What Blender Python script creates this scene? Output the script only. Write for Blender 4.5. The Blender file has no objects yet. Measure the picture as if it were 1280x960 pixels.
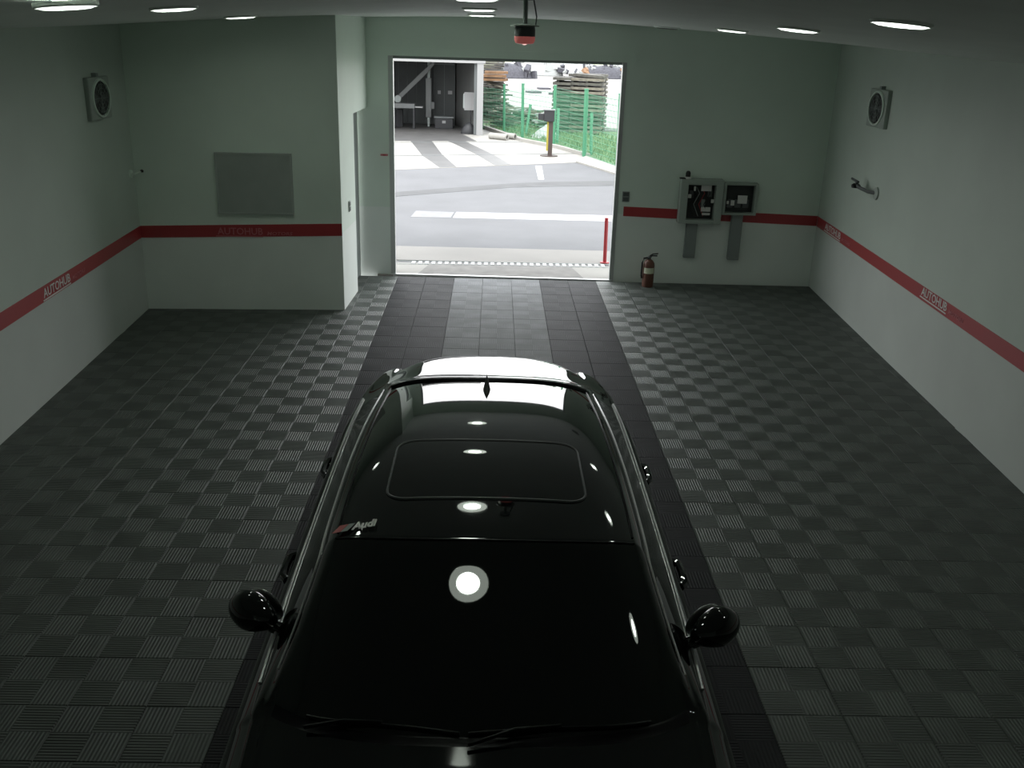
import bpy, bmesh, math, random
from mathutils import Vector, Matrix
R = random.Random(7)
C = bpy.context.scene.collection
SC = bpy.context.scene
rad = math.radians

# ------------------------------------------------------------------ camera
cp, sp = math.cos(rad(20.18342)), math.sin(rad(20.18342))
cy, sy = math.cos(rad(1.46276)), math.sin(rad(1.46276))
cr, sr = math.cos(rad(1.75226)), math.sin(rad(1.75226))
Xc = Vector((cy, -sy, 0)); Fw = Vector((sy*cp, cy*cp, -sp)); Up = Vector((sp*sy, sp*cy, cp))
ri = cr*Xc + sr*Up; ui = -sr*Xc + cr*Up
cam = bpy.data.cameras.new('camera'); camo = bpy.data.objects.new('camera', cam); C.objects.link(camo)
camo.matrix_world = Matrix(((ri.x, ui.x, -Fw.x, 0), (ri.y, ui.y, -Fw.y, 0), (ri.z, ui.z, -Fw.z, 3.3), (0, 0, 0, 1)))
cam.sensor_width = 36; cam.lens = 1200/1280*36; cam.clip_start = .02; cam.clip_end = 600
SC.camera = camo

# ------------------------------------------------------------------ light
SC.view_settings.view_transform = 'Standard'; SC.view_settings.look = 'None'
SC.view_settings.gamma = 1; SC.view_settings.use_curve_mapping = False
SC.view_settings.exposure = 0.0
LAMP_CORE, LAMP_RING, SKY, SUN = 44.0, 3.4, 4.7, 2.9
w = bpy.data.worlds.new('sky'); SC.world = w; w.use_nodes = True
nt = w.node_tree; bg = nt.nodes['Background']; bg.inputs[1].default_value = SKY
tc = nt.nodes.new('ShaderNodeTexCoord'); sx = nt.nodes.new('ShaderNodeSeparateXYZ'); rp = nt.nodes.new('ShaderNodeValToRGB')
nt.links.new(tc.outputs['Generated'], sx.inputs[0]); nt.links.new(sx.outputs[2], rp.inputs[0]); nt.links.new(rp.outputs[0], bg.inputs[0])
rp.color_ramp.elements[0].color = (1, 1, 1, 1); rp.color_ramp.elements[1].color = (.9, .95, 1.0, 1)
sl = bpy.data.lights.new('sun', 'SUN'); sl.energy = SUN; sl.angle = rad(20); sl.color = (1, .98, .94)
so = bpy.data.objects.new('sun', sl); C.objects.link(so)
so.rotation_euler = (rad(30), rad(-12), 0)          # high, from behind the building
pl = bpy.data.lights.new('door_portal', 'AREA'); pl.shape = 'RECTANGLE'; pl.size = 3.1; pl.size_y = 2.95
po = bpy.data.objects.new('door_portal', pl); C.objects.link(po); po.location = (.13, 13.5, 1.47); po.rotation_euler = (rad(-90), 0, 0)
pl.cycles.is_portal = True
SC.cycles.use_denoising = True
SC.cycles.max_bounces = 12; SC.cycles.diffuse_bounces = 6

# ------------------------------------------------------------------ materials
def newmat(name):
    m = bpy.data.materials.new(name); m.use_nodes = True
    return m, m.node_tree, m.node_tree.nodes['Principled BSDF']
def mat(name, col, rough=.6, metal=0., noise=0., scale=8., coat=0., bump=0., bscale=60., spec=.5):
    m, t, b = newmat(name)
    b.inputs['Base Color'].default_value = (*col, 1); b.inputs['Roughness'].default_value = rough
    b.inputs['Metallic'].default_value = metal; b.inputs['Coat Weight'].default_value = coat
    b.inputs['Coat Roughness'].default_value = .02; b.inputs['Specular IOR Level'].default_value = spec
    if noise or bump:
        tx = t.nodes.new('ShaderNodeTexCoord')
    if noise:
        n = t.nodes.new('ShaderNodeTexNoise'); n.inputs['Scale'].default_value = scale; n.inputs['Detail'].default_value = 6
        r = t.nodes.new('ShaderNodeValToRGB'); r.color_ramp.elements[0].position = .3; r.color_ramp.elements[1].position = .7
        r.color_ramp.elements[0].color = (*[c*(1-noise) for c in col], 1); r.color_ramp.elements[1].color = (*[min(1, c*(1+noise)) for c in col], 1)
        t.links.new(tx.outputs['Object'], n.inputs[0]); t.links.new(n.outputs[0], r.inputs[0]); t.links.new(r.outputs[0], b.inputs['Base Color'])
    if bump:
        n2 = t.nodes.new('ShaderNodeTexNoise'); n2.inputs['Scale'].default_value = bscale; n2.inputs['Detail'].default_value = 4
        bp = t.nodes.new('ShaderNodeBump'); bp.inputs['Strength'].default_value = bump; bp.inputs['Distance'].default_value = .01
        t.links.new(tx.outputs['Object'], n2.inputs[0]); t.links.new(n2.outputs[0], bp.inputs['Height']); t.links.new(bp.outputs[0], b.inputs['Normal'])
    return m
def emat(name, col, s):
    m, t, b = newmat(name)
    b.inputs['Base Color'].default_value = (.8, .8, .8, 1)
    b.inputs['Emission Color'].default_value = (*col, 1); b.inputs['Emission Strength'].default_value = s
    return m
def tilemat(name, col, contrast, rough=.45, spec=.45, ribs=.5):
    """ribbed plastic floor tile: four quarters, ribs turned by 90 degrees from one to the next"""
    m, t, b = newmat(name); N = t.nodes; L = t.links
    tx = N.new('ShaderNodeTexCoord'); s = N.new('ShaderNodeSeparateXYZ'); L.new(tx.outputs['Object'], s.inputs[0])
    def M(op, a, b_=None, c=None):
        n = N.new('ShaderNodeMath'); n.operation = op
        for i, v in enumerate((a, b_, c)):
            if v is None: continue
            if isinstance(v, (int, float)): n.inputs[i].default_value = v
            else: L.new(v, n.inputs[i])
        return n.outputs[0]
    xy = M('MULTIPLY', s.outputs[0], s.outputs[1]); q = M('LESS_THAN', xy, 0.)
    rx = M('SINE', M('MULTIPLY', s.outputs[0], 2*math.pi/.02)); ry = M('SINE', M('MULTIPLY', s.outputs[1], 2*math.pi/.02))
    mx = N.new('ShaderNodeMix'); L.new(q, mx.inputs[0]); L.new(ry, mx.inputs[2]); L.new(rx, mx.inputs[3])
    bp = N.new('ShaderNodeBump'); bp.inputs['Strength'].default_value = ribs; bp.inputs['Distance'].default_value = .004
    L.new(mx.outputs[0], bp.inputs['Height']); L.new(bp.outputs[0], b.inputs['Normal'])
    mc = N.new('ShaderNodeMix'); mc.data_type = 'RGBA'; L.new(q, mc.inputs[0])
    mc.inputs[6].default_value = (*[c*(1-contrast) for c in col], 1); mc.inputs[7].default_value = (*[c*(1+contrast) for c in col], 1)  # paler and darker quarters: open rib gaps, plus rib sheen put into colour
    no = N.new('ShaderNodeTexNoise'); no.inputs['Scale'].default_value = 3.; no.inputs['Detail'].default_value = 5
    geo = N.new('ShaderNodeNewGeometry'); L.new(geo.outputs['Position'], no.inputs[0])
    mr = N.new('ShaderNodeMapRange'); L.new(no.outputs[0], mr.inputs[0]); mr.inputs[1].default_value = .3; mr.inputs[2].default_value = .7
    mr.inputs[3].default_value = .82; mr.inputs[4].default_value = 1.15
    ml = N.new('ShaderNodeMix'); ml.data_type = 'RGBA'; ml.blend_type = 'MULTIPLY'; ml.inputs[0].default_value = 1
    L.new(mc.outputs[2], ml.inputs[6]); L.new(mr.outputs[0], ml.inputs[7]); L.new(ml.outputs[2], b.inputs['Base Color'])
    b.inputs['Roughness'].default_value = rough; b.inputs['Specular IOR Level'].default_value = spec
    return m

def wallmat(name, k=1.):
    m, t, b = newmat(name); N = t.nodes; L = t.links
    g = N.new('ShaderNodeNewGeometry'); s = N.new('ShaderNodeSeparateXYZ'); L.new(g.outputs['Position'], s.inputs[0])
    lt = N.new('ShaderNodeMath'); lt.operation = 'LESS_THAN'; lt.inputs[1].default_value = .95; L.new(s.outputs[2], lt.inputs[0])
    mx = N.new('ShaderNodeMix'); mx.data_type = 'RGBA'; L.new(lt.outputs[0], mx.inputs[0])
    mx.inputs[6].default_value = (.74*k, .84*k, .755*k, 1); mx.inputs[7].default_value = (.82*k, .875*k, .83*k, 1)   # two tones, paler below the red band
    n = N.new('ShaderNodeTexNoise'); n.inputs['Scale'].default_value = 1.1; n.inputs['Detail'].default_value = 5; L.new(g.outputs['Position'], n.inputs[0])
    mr = N.new('ShaderNodeMapRange'); mr.inputs[1].default_value = .3; mr.inputs[2].default_value = .7; mr.inputs[3].default_value = .95; mr.inputs[4].default_value = 1.04; L.new(n.outputs[0], mr.inputs[0])
    ml = N.new('ShaderNodeMix'); ml.data_type = 'RGBA'; ml.blend_type = 'MULTIPLY'; ml.inputs[0].default_value = 1
    L.new(mx.outputs[2], ml.inputs[6]); L.new(mr.outputs[0], ml.inputs[7]); L.new(ml.outputs[2], b.inputs['Base Color'])
    b.inputs['Roughness'].default_value = .55; return m
M_wall = wallmat('wall_paint'); M_side = wallmat('side_wall_shaded', .7)  # side walls darkened in colour to stand in for weaker door light
M_ceil = mat('ceiling_paint', (.85, .89, .85), .7, noise=.03, scale=2)
M_red = mat('red_stripe', (.40, .045, .05), .4)
M_white = mat('white_vinyl', (.75, .74, .72), .5)
M_pink = mat('faded_red_vinyl', (.55, .18, .2), .5)
M_tgrey = tilemat('grey_tile', (.080, .092, .082), .12, .5, .42, .55)
M_tblack = tilemat('black_tile', (.024, .025, .027), .08, .65, .15, .3)
M_tlight = tilemat('light_tile', (.185, .19, .195), .05, .7, .15, .3)
M_sub = mat('slab', (.04, .04, .04), .9)
M_paint = mat('black_car_paint', (.003, .0035, .004), .03, spec=.7)
M_glass = mat('tinted_glass', (.0025, .003, .0032), .02, spec=.7)
M_chrome = mat('chrome', (.8, .8, .8), .34, metal=1.)
M_trim = mat('black_trim', (.004, .004, .005), .3, spec=.12)
M_seam = mat('seal', (.045, .05, .05), .4)
M_tyre = mat('tyre_rubber', (.012, .012, .012), .8)
M_alu = mat('aluminium', (.55, .57, .56), .4, metal=.6)
M_grey = mat('grey_metal', (.25, .28, .27), .5)
M_dgrey = mat('dark_grey_metal', (.09, .10, .10), .5)
M_box = mat('panel_box_grey', (.36, .41, .37), .5)
M_dark = mat('dark_interior', (.03, .033, .033), .6)
M_black = mat('black_plastic', (.012, .013, .013), .5)
M_lamp = emat('lamp_core', (.9, 1., .88), LAMP_CORE); M_ring = emat('lamp_diffuser', (.9, 1., .88), LAMP_RING)
M_off = mat('lamp_off', (.12, .13, .12), .5)
M_beacon = emat('beacon_lens', (1., .25, .22), .14); M_beacon.node_tree.nodes['Principled BSDF'].inputs['Base Color'].default_value = (.75, .25, .25, 1)
M_spark = emat('beacon_bulb', (1., .6, .55), 1.3)
M_ext = mat('extinguisher_red', (.15, .065, .045), .4)
M_label = mat('cream_label', (.7, .72, .55), .6)
M_asph = mat('asphalt', (0.0914, 0.0914, 0.0959), .85, noise=.08, scale=1.1, bump=.2)
M_conc = mat('concrete', (0.1692, 0.1607, 0.1488), .85, noise=.08, scale=1.3, bump=.15)
M_concb = mat('bright_concrete', (0.2301, 0.2216, 0.203), .85, noise=.05, scale=2)
M_thr = mat('threshold_middle', (0.1421, 0.1354, 0.1253), .8, noise=.2, scale=5)
M_wet = mat('damp_concrete', (0.0677, 0.066, 0.0643), .5, noise=.15, scale=2)
M_tar = mat('tar_patch', (0.0576, 0.0576, 0.0592), .8, noise=.15, scale=2)
M_line = mat('road_paint', (0.3429, 0.3429, 0.3429), .7, noise=.05, scale=4)
M_linef = mat('faded_road_paint', (0.1421, 0.1421, 0.1456), .7, noise=.12, scale=4)
M_green = mat('green_steel', (0.0354, 0.1631, 0.0851), .5)
M_mesh = mat('green_wire', (0.0425, 0.1773, 0.0956), .5)
M_grass = mat('grass', (0.077, 0.1309, 0.0577), .9, noise=.4, scale=3, bump=.6, bscale=12)
M_yard = mat('yard_gravel', (0.2097, 0.203, 0.1928), .9, noise=.06, scale=.6)
M_field = mat('pale_scrub', (0.203, 0.2165, 0.1421), .9, noise=.25, scale=.3)
M_wood = mat('weathered_wood', (0.0541, 0.0514, 0.0434), .8, noise=.35, scale=6)
M_woodl = mat('pale_wood', (0.1137, 0.1029, 0.0812), .8, noise=.3, scale=6)
M_orange = mat('orange_wood', (0.1678, 0.092, 0.046), .8, noise=.25, scale=6)
M_tarp = mat('white_sheet', (0.2539, 0.2639, 0.2572), .7, noise=.05)
M_gwall = mat('garage_sheet_wall', (0.087, 0.0899, 0.087), .7, noise=.06, scale=3)
M_gin = mat('garage_back_wall', (0.029, 0.0333, 0.0333), .7, noise=.1, scale=3)
M_ggrey = mat('garage_grey', (0.0986, 0.1044, 0.1044), .6)
M_gblack = mat('garage_black', (0.0102, 0.0111, 0.0131), .6)
M_gwhite = mat('garage_white', (0.2165, 0.2165, 0.2165), .5)
M_bluew = mat('blue_grey_debris', (0.0484, 0.0484, 0.058), .8, noise=.3)
M_yellow = mat('yellow_paint', (0.2369, 0.1963, 0.0203), .5)
M_brown = mat('dark_brown_steel', (.035, .022, .018), .6)
M_redp = mat('red_plastic', (0.2481, 0.009, 0.0136), .4)

# ------------------------------------------------------------------ helpers
def link(name, me, m, parent=None):
    o = bpy.data.objects.new(name, me); C.objects.link(o)
    if m is not None: me.materials.append(m)
    if parent is not None: o.parent = parent
    return o
def fin(name, bm, m, parent=None, smooth=False):
    me = bpy.data.meshes.new(name); bmesh.ops.recalc_face_normals(bm, faces=bm.faces); bm.to_mesh(me); bm.free()
    if smooth:
        for p in me.polygons: p.use_smooth = True
        me.set_sharp_from_angle(angle=rad(40))
    return link(name, me, m, parent)
def tag(o, label=None, cat=None, group=None, kind=None):
    for k, v in (('label', label), ('category', cat), ('group', group), ('kind', kind)):
        if v: o[k] = v
    return o
def empty(name, loc, label, cat, group=None, rz=0):
    o = bpy.data.objects.new(name, None); C.objects.link(o); o.location = loc; o.rotation_euler = (0, 0, rz); o.empty_display_size = .1
    return tag(o, label, cat, group)
def struct(o): o['kind'] = 'structure'; return o
def abox(bm, x0, x1, y0, y1, z0, z1, mtx=None, bev=0):
    vs = [bm.verts.new(Vector(p) if mtx is None else mtx @ Vector(p)) for p in ((x0,y0,z0),(x1,y0,z0),(x1,y1,z0),(x0,y1,z0),(x0,y0,z1),(x1,y0,z1),(x1,y1,z1),(x0,y1,z1))]
    fs = [bm.faces.new([vs[i] for i in f]) for f in ((0,3,2,1),(4,5,6,7),(0,1,5,4),(1,2,6,5),(2,3,7,6),(3,0,4,7))]
    if bev: bmesh.ops.bevel(bm, geom=list({e for f in fs for e in f.edges}), offset=bev, segments=2, profile=.5, affect='EDGES')
    return vs
def box(name, x0, x1, y0, y1, z0, z1, m, parent=None, mtx=None, bev=0):
    bm = bmesh.new(); abox(bm, x0, x1, y0, y1, z0, z1, mtx, bev); return fin(name, bm, m, parent)
def aprism(bm, pts, z0, z1):
    """pts: xy polygon; z0/z1 numbers or per-point lists"""
    n = len(pts); g = lambda z, i: z[i] if isinstance(z, (list, tuple)) else z
    a = [bm.verts.new((p[0], p[1], g(z0, i))) for i, p in enumerate(pts)]; b = [bm.verts.new((p[0], p[1], g(z1, i))) for i, p in enumerate(pts)]
    bm.faces.new(a[::-1]); bm.faces.new(b)
    for i in range(n): bm.faces.new((a[i], a[(i+1) % n], b[(i+1) % n], b[i]))
def prism(name, pts, z0, z1, m, parent=None):
    bm = bmesh.new(); aprism(bm, pts, z0, z1); return fin(name, bm, m, parent)
def alathe(bm, prof, seg=24, mtx=None):
    """prof: (r, z) list turned about z"""
    rings = []
    for r, z in prof:
        if r < 1e-6: rings.append([bm.verts.new((mtx or Matrix()) @ Vector((0, 0, z)))])
        else: rings.append([bm.verts.new((mtx or Matrix()) @ Vector((r*math.cos(2*math.pi*k/seg), r*math.sin(2*math.pi*k/seg), z))) for k in range(seg)])
    for a, b in zip(rings, rings[1:]):
        for k in range(seg):
            q = [a[k % len(a)], a[(k+1) % seg % len(a)], b[(k+1) % seg % len(b)], b[k % len(b)]]
            q = list(dict.fromkeys(q))
            if len(q) > 2: bm.faces.new(q)
def lathe(name, prof, m, parent=None, seg=24, mtx=None, smooth=True):
    bm = bmesh.new(); alathe(bm, prof, seg, mtx); return fin(name, bm, m, parent, smooth)
def atube(bm, pts, r, seg=8, cap=True):
    pts = [Vector(p) for p in pts]; rings = []
    for i, p in enumerate(pts):
        t = (pts[min(i+1, len(pts)-1)]-pts[max(i-1, 0)]).normalized()
        u = t.cross(Vector((0, 0, 1)) if abs(t.z) < .9 else Vector((1, 0, 0))).normalized(); v = t.cross(u)
        rr = r[i] if isinstance(r, (list, tuple)) else r
        rings.append([bm.verts.new(p+rr*(math.cos(2*math.pi*k/seg)*u+math.sin(2*math.pi*k/seg)*v)) for k in range(seg)])
    for a, b in zip(rings, rings[1:]):
        for k in range(seg): bm.faces.new((a[k], a[(k+1) % seg], b[(k+1) % seg], b[k]))
    if cap: bm.faces.new(rings[0][::-1]); bm.faces.new(rings[-1])
def tube(name, pts, r, m, parent=None, seg=8):
    bm = bmesh.new(); atube(bm, pts, r, seg); return fin(name, bm, m, parent, True)
def cyl(name, p, q, r, m, parent=None, seg=16): return tube(name, [p, q], r, m, parent, seg)
def frame_mtx(o, x, z):
    """matrix with local x, z axes given"""
    x = Vector(x).normalized(); z = Vector(z).normalized(); y = z.cross(x)
    return Matrix(((x.x, y.x, z.x, o[0]), (x.y, y.y, z.y, o[1]), (x.z, y.z, z.z, o[2]), (0, 0, 0, 1)))
def text_mesh(name, s, mtx, width, height, m, parent, shear=0., ext=.002, bold=.012):
    cu = bpy.data.curves.new('t', 'FONT'); cu.body = s; cu.extrude = .5; cu.resolution_u = 2; cu.shear = shear; cu.offset = bold
    to = bpy.data.objects.new('t', cu); C.objects.link(to)
    me = bpy.data.meshes.new_from_object(to.evaluated_get(bpy.context.evaluated_depsgraph_get()))
    bpy.data.objects.remove(to); bpy.data.curves.remove(cu)
    xs = [v.co.x for v in me.vertices]; ys = [v.co.y for v in me.vertices]
    for v in me.vertices:
        v.co = mtx @ Vector(((v.co.x-min(xs))/(max(xs)-min(xs))*width, (v.co.y-min(ys))/(max(ys)-min(ys))*height, (v.co.z+.5)*ext))
    me.name = name; me.materials.clear()
    return link(name, me, m, parent)

# ------------------------------------------------------------------ room shell
def rx(y): return 4.533+(y-13.278)*.04722       # inner face of the right wall
def lx(y): return -4.162-(y-11.357)*.04246      # inner face of the left wall
def by(x): return 13.43-(x+1.4)*.0202           # inner face of the door wall
def ly(x): return 11.357+(x+4.162)*.0624        # inner face of the left back wall
YF = -2.5                                       # wall behind the camera
def karch(y): return .12 if y < 8 else .12-(y-8)*(.055/5.3)
def zc(x, y): return 3.3+.245-.0065*y-karch(y)*(math.sqrt(x*x+4)-2)     # shallow vault
XN = lambda y: -1.805+(y-11.504)*.0425          # face of the return wall

floor = struct(prism('floor', [(-4.6, YF-.1), (4.9, YF-.1), (4.9, 13.36), (-4.6, 13.36)], -.15, -.022, M_sub))
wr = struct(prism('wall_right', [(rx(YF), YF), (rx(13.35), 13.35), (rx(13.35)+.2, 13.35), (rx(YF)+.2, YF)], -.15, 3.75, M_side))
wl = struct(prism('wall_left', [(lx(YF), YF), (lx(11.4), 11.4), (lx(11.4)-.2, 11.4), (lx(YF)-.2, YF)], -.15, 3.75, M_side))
wf = struct(box('wall_front', -4.2, 4.2, YF-.2, YF, -.15, 3.75, M_wall))
wbl = struct(prism('wall_back_left', [(-4.4, ly(-4.4)), (-1.805, 11.504), (-1.805, 11.70), (-4.4, 11.66)], -.15, 3.75, M_wall))
# return wall with its doorway (pillar, lintel, recess and door leaf)
bm = bmesh.new()
aprism(bm, [(XN(11.5)-.14, 11.5), (XN(11.5), 11.5), (XN(12.42), 12.42), (XN(12.42)-.14, 12.42)], -.15, 3.75)
aprism(bm, [(XN(12.42)-.14, 12.42), (XN(12.42), 12.42), (XN(13.45), 13.45), (XN(13.45)-.14, 13.45)], 2.28, 3.75)
wret = struct(fin('wall_return', bm, M_wall))
d1 = struct(prism('door_1', [(XN(12.42)-.18, 12.42), (XN(12.42)-.13, 12.42), (XN(13.4)-.13, 13.4), (XN(13.4)-.18, 13.4)], -.02, 2.28, M_grey))
cyl('door_handle', (XN(12.6)-.13, 12.6, 1.0), (XN(12.6)-.08, 12.6, 1.0), .015, M_alu, d1)
# wall with the vehicle door
OL, OR, OT = -1.43, 1.735, 2.95
bm = bmesh.new()
aprism(bm, [(-2.2, by(-2.2)), (OL, by(OL)), (OL, by(OL)+.25), (-2.2, by(-2.2)+.25)], -.15, 3.9)
aprism(bm, [(OR, by(OR)), (4.8, by(4.8)), (4.8, by(4.8)+.25), (OR, by(OR)+.25)], -.15, 3.9)
aprism(bm, [(OL, by(OL)), (OR, by(OR)), (OR, by(OR)+.25), (OL, by(OL)+.25)], OT, 3.9)
wb = struct(fin('wall_back', bm, M_wall))
# vaulted ceiling
bm = bmesh.new(); nx, ny = 28, 24; lo = {}; hi = {}
for i in range(nx+1):
    for j in range(ny+1):
        x = -4.75+9.6*i/nx; y = YF-.15+(13.75-YF)*j/ny
        lo[i, j] = bm.verts.new((x, y, zc(x, y))); hi[i, j] = bm.verts.new((x, y, 3.95))
for i in range(nx):
    for j in range(ny):
        bm.faces.new((lo[i, j], lo[i, j+1], lo[i+1, j+1], lo[i+1, j])); bm.faces.new((hi[i, j], hi[i+1, j], hi[i+1, j+1], hi[i, j+1]))
for j in range(ny):
    bm.faces.new((lo[0, j], hi[0, j], hi[0, j+1], lo[0, j+1])); bm.faces.new((lo[nx, j], lo[nx, j+1], hi[nx, j+1], hi[nx, j]))
for i in range(nx):
    bm.faces.new((lo[i, 0], lo[i+1, 0], hi[i+1, 0], hi[i, 0])); bm.faces.new((lo[i, ny], hi[i, ny], hi[i+1, ny], lo[i+1, ny]))
ceil = struct(fin('ceiling', bm, M_ceil, smooth=True))

# vehicle door surround: guide rails, head bar
dr = struct(box('door_2', OL, OR, by(0)+.04, by(0)+.22, OT-.035, OT+.05, M_grey)); dr['label'] = 'rolled-up garage door head bar'
prism('guide_rail', [(OL, by(OL)-.01), (OL+.065, by(OL)-.01), (OL+.065, by(OL)+.10), (OL, by(OL)+.10)], 0, OT, M_alu, dr)
prism('guide_rail', [(OR-.055, by(OR)-.01), (OR, by(OR)-.01), (OR, by(OR)+.10), (OR-.055, by(OR)+.10)], 0, OT, M_alu, dr)
t1 = struct(prism('trim_1', [(OL-.14, by(OL)-.03), (OR+.14, by(OR)-.03), (OR+.14, by(OR)), (OL-.14, by(OL))], OT+.06, OT+.10, M_wall)); t1['label'] = 'thin ledge above the garage door'
box('bracket', OR+.10, OR+.16, by(OR)-.05, by(OR), OT+.0, OT+.14, M_wall, t1)

# red stripes with lettering
def stripe(name, p, q, z, n, th=.006):
    """p,q xy ends on the wall face, z=(bottom p, top p, bottom q, top q), n = room-side normal"""
    d = Vector((n[0], n[1], 0)).normalized()*th
    bm = bmesh.new()
    a = [bm.verts.new(v) for v in ((p[0], p[1], z[0]), (q[0], q[1], z[2]), (q[0], q[1], z[3]), (p[0], p[1], z[1]))]
    b = [bm.verts.new(v.co+d) for v in a]
    bm.faces.new(a); bm.faces.new(b[::-1])
    for i in range(4): bm.faces.new((a[i], b[i], b[(i+1) % 4], a[(i+1) % 4]))
    return struct(fin(name, bm, M_red))
trr = stripe('trim_2', (rx(YF), YF), (rx(13.28), 13.28), (.90, 1.045, .862, 1.0), (-1, 0))
trl = stripe('trim_3', (lx(YF), YF), (lx(11.36), 11.36), (.90, 1.04, .874, 1.014), (1, 0))
trb = stripe('trim_4', (-4.16, ly(-4.16)), (-1.806, ly(-1.806)), (.874, 1.014, .925, 1.072), (0, -1))
trd = stripe('trim_5', (OR+.085, by(OR+.085)), (4.53, by(4.53)), (.921, 1.053, .862, 1.0), (0, -1))
for t, s in ((trr, 'right side'), (trl, 'left side'), (trb, 'left back'), (trd, 'door')): t['label'] = 'red band running along the %s wall' % s
def lettering(parent, o, xd, n, wd, w2, h=.085, faint=False):
    mtx = frame_mtx(o, xd, n); up = Vector(n).cross(Vector(xd)).normalized()
    ml = M_white if not faint else M_pink
    a = text_mesh('lettering', 'AUTOHUB', mtx, wd, h, ml, parent); a['label'] = 'white block lettering'
    b = text_mesh('small_lettering', 'MOTORS', frame_mtx(Vector(o)+Vector(xd).normalized()*(wd+.05), xd, n), w2, .04, M_pink, parent, shear=.2)
    bm = bmesh.new(); abox(bm, -.02, wd, -.024, -.012, 0, .003, mtx); fin('underline', bm, ml, parent)
dR = Vector((-.04722, -1, 0)).normalized(); nR = Vector((-1, .04722, 0)).normalized()
dL = Vector((-.04246, 1, 0)).normalized(); nL = Vector((1, .04246, 0)).normalized()
lettering(trr, (rx(9.34)-.008, 9.34, .922), dR, nR, .64, .34)
lettering(trr, (rx(12.88)-.008, 12.88, .902), dR, nR, .72, .36)
lettering(trr, (rx(5.6)-.008, 5.6, .93), dR, nR, .64, .34)
lettering(trl, (lx(8.46)+.008, 8.46, .912), dL, nL, .64, .34)
dB = Vector((1, .0624, 0)).normalized(); nB = Vector((.0624, -1, 0)).normalized()
lettering(trb, (-3.27, ly(-3.27)-.008, .923), dB, nB, .53, .3, faint=True)

# ------------------------------------------------------------------ tiled floor
TX0, TY0, TP = -1.32, 6.475, .4
def tile_mesh(name, m):
    bm = bmesh.new(); h = TP/2-.001; c = h-.003
    v = [[bm.verts.new((sx_*a, sy_*a, z)) for sx_, sy_ in ((-1, -1), (1, -1), (1, 1), (-1, 1))] for a, z in ((h, -.021), (h, -.004), (c, 0.))]
    bm.faces.new(v[2])
    for k in range(2):
        for i in range(4): bm.faces.new((v[k][i], v[k][(i+1) % 4], v[k+1][(i+1) % 4], v[k+1][i]))
    me = bpy.data.meshes.new(name); bmesh.ops.recalc_face_normals(bm, faces=bm.faces); bm.to_mesh(me); bm.free(); me.materials.append(m); return me
TM = [tile_mesh('grey_tile', M_tgrey), tile_mesh('black_tile', M_tblack), tile_mesh('light_tile', M_tlight)]
def kind_of(i):                                  # column index from the lane's left edge
    return 2 if i in (2, 3, 4) else 1 if i in (0, 1, 5, 6) else 0
def pix(x, y, z):
    d = Vector((x, y, z-3.3)); f = d.dot(Fw)
    return (640+1200*d.dot(ri)/f, 480-1200*d.dot(ui)/f) if f > .1 else (-1e4, -1e4)
def hidden(x, y):
    for z, hw, y0, y1 in ((.7, .90, 1.3, 6.4), (1.05, .82, 2.6, 6.4), (1.4, .57, 3.4, 5.2)):
        k = (3.3-z)/3.3
        if abs(x*k) < hw and y0 < y*k < y1: return True
    return x < -1.75 and y > 11.4
cells = []
for j in range(-23, 18):
    for i in range(-9, 17):
        x = TX0+TP*(i+.5); y = TY0+TP*(j+.5)
        if x-.2 > rx(y) or x+.2 < lx(y) or y+.2 > by(x)+.12 or y-.2 < YF-.2: continue
        if x < XN(12)-.2 and y > ly(x)+.2: continue
        q = [pix(x+a*.2, y+b*.2, 0) for a, b in ((-1, -1), (1, -1), (1, 1), (-1, 1))]
        ar = abs(sum(q[k][0]*q[(k+1) % 4][1]-q[(k+1) % 4][0]*q[k][1] for k in range(4)))/2
        u, v = pix(x, y, 0); seen = -15 < u < 1295 and 300 < v < 975 and y > 1 and not hidden(x, y)
        cells.append((-ar if seen else 1, i, j, x, y))
cells.sort(key=lambda c: (c[0], c[1], c[2]))
rest = [bmesh.new() for _ in range(3)]
def clipx(x, y): return x-.198 < lx(y) or x+.198 > rx(y) or y+.198 > by(x)-.02
n = 0
for a, i, j, x, y in cells:
    k = kind_of(i)
    dz = R.uniform(-.0012, 0)
    if n < 300 and a < 0:
        o = bpy.data.objects.new('tile', TM[k]); C.objects.link(o); o.parent = floor; o.location = (x, y, dz); n += 1
        o.rotation_euler = (R.uniform(-.002, .002), R.uniform(-.002, .002), 0)
    else:
        me = TM[k].copy(); me.transform(Matrix.Translation((x, y, dz))); rest[k].from_mesh(me); bpy.data.meshes.remove(me)
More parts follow.
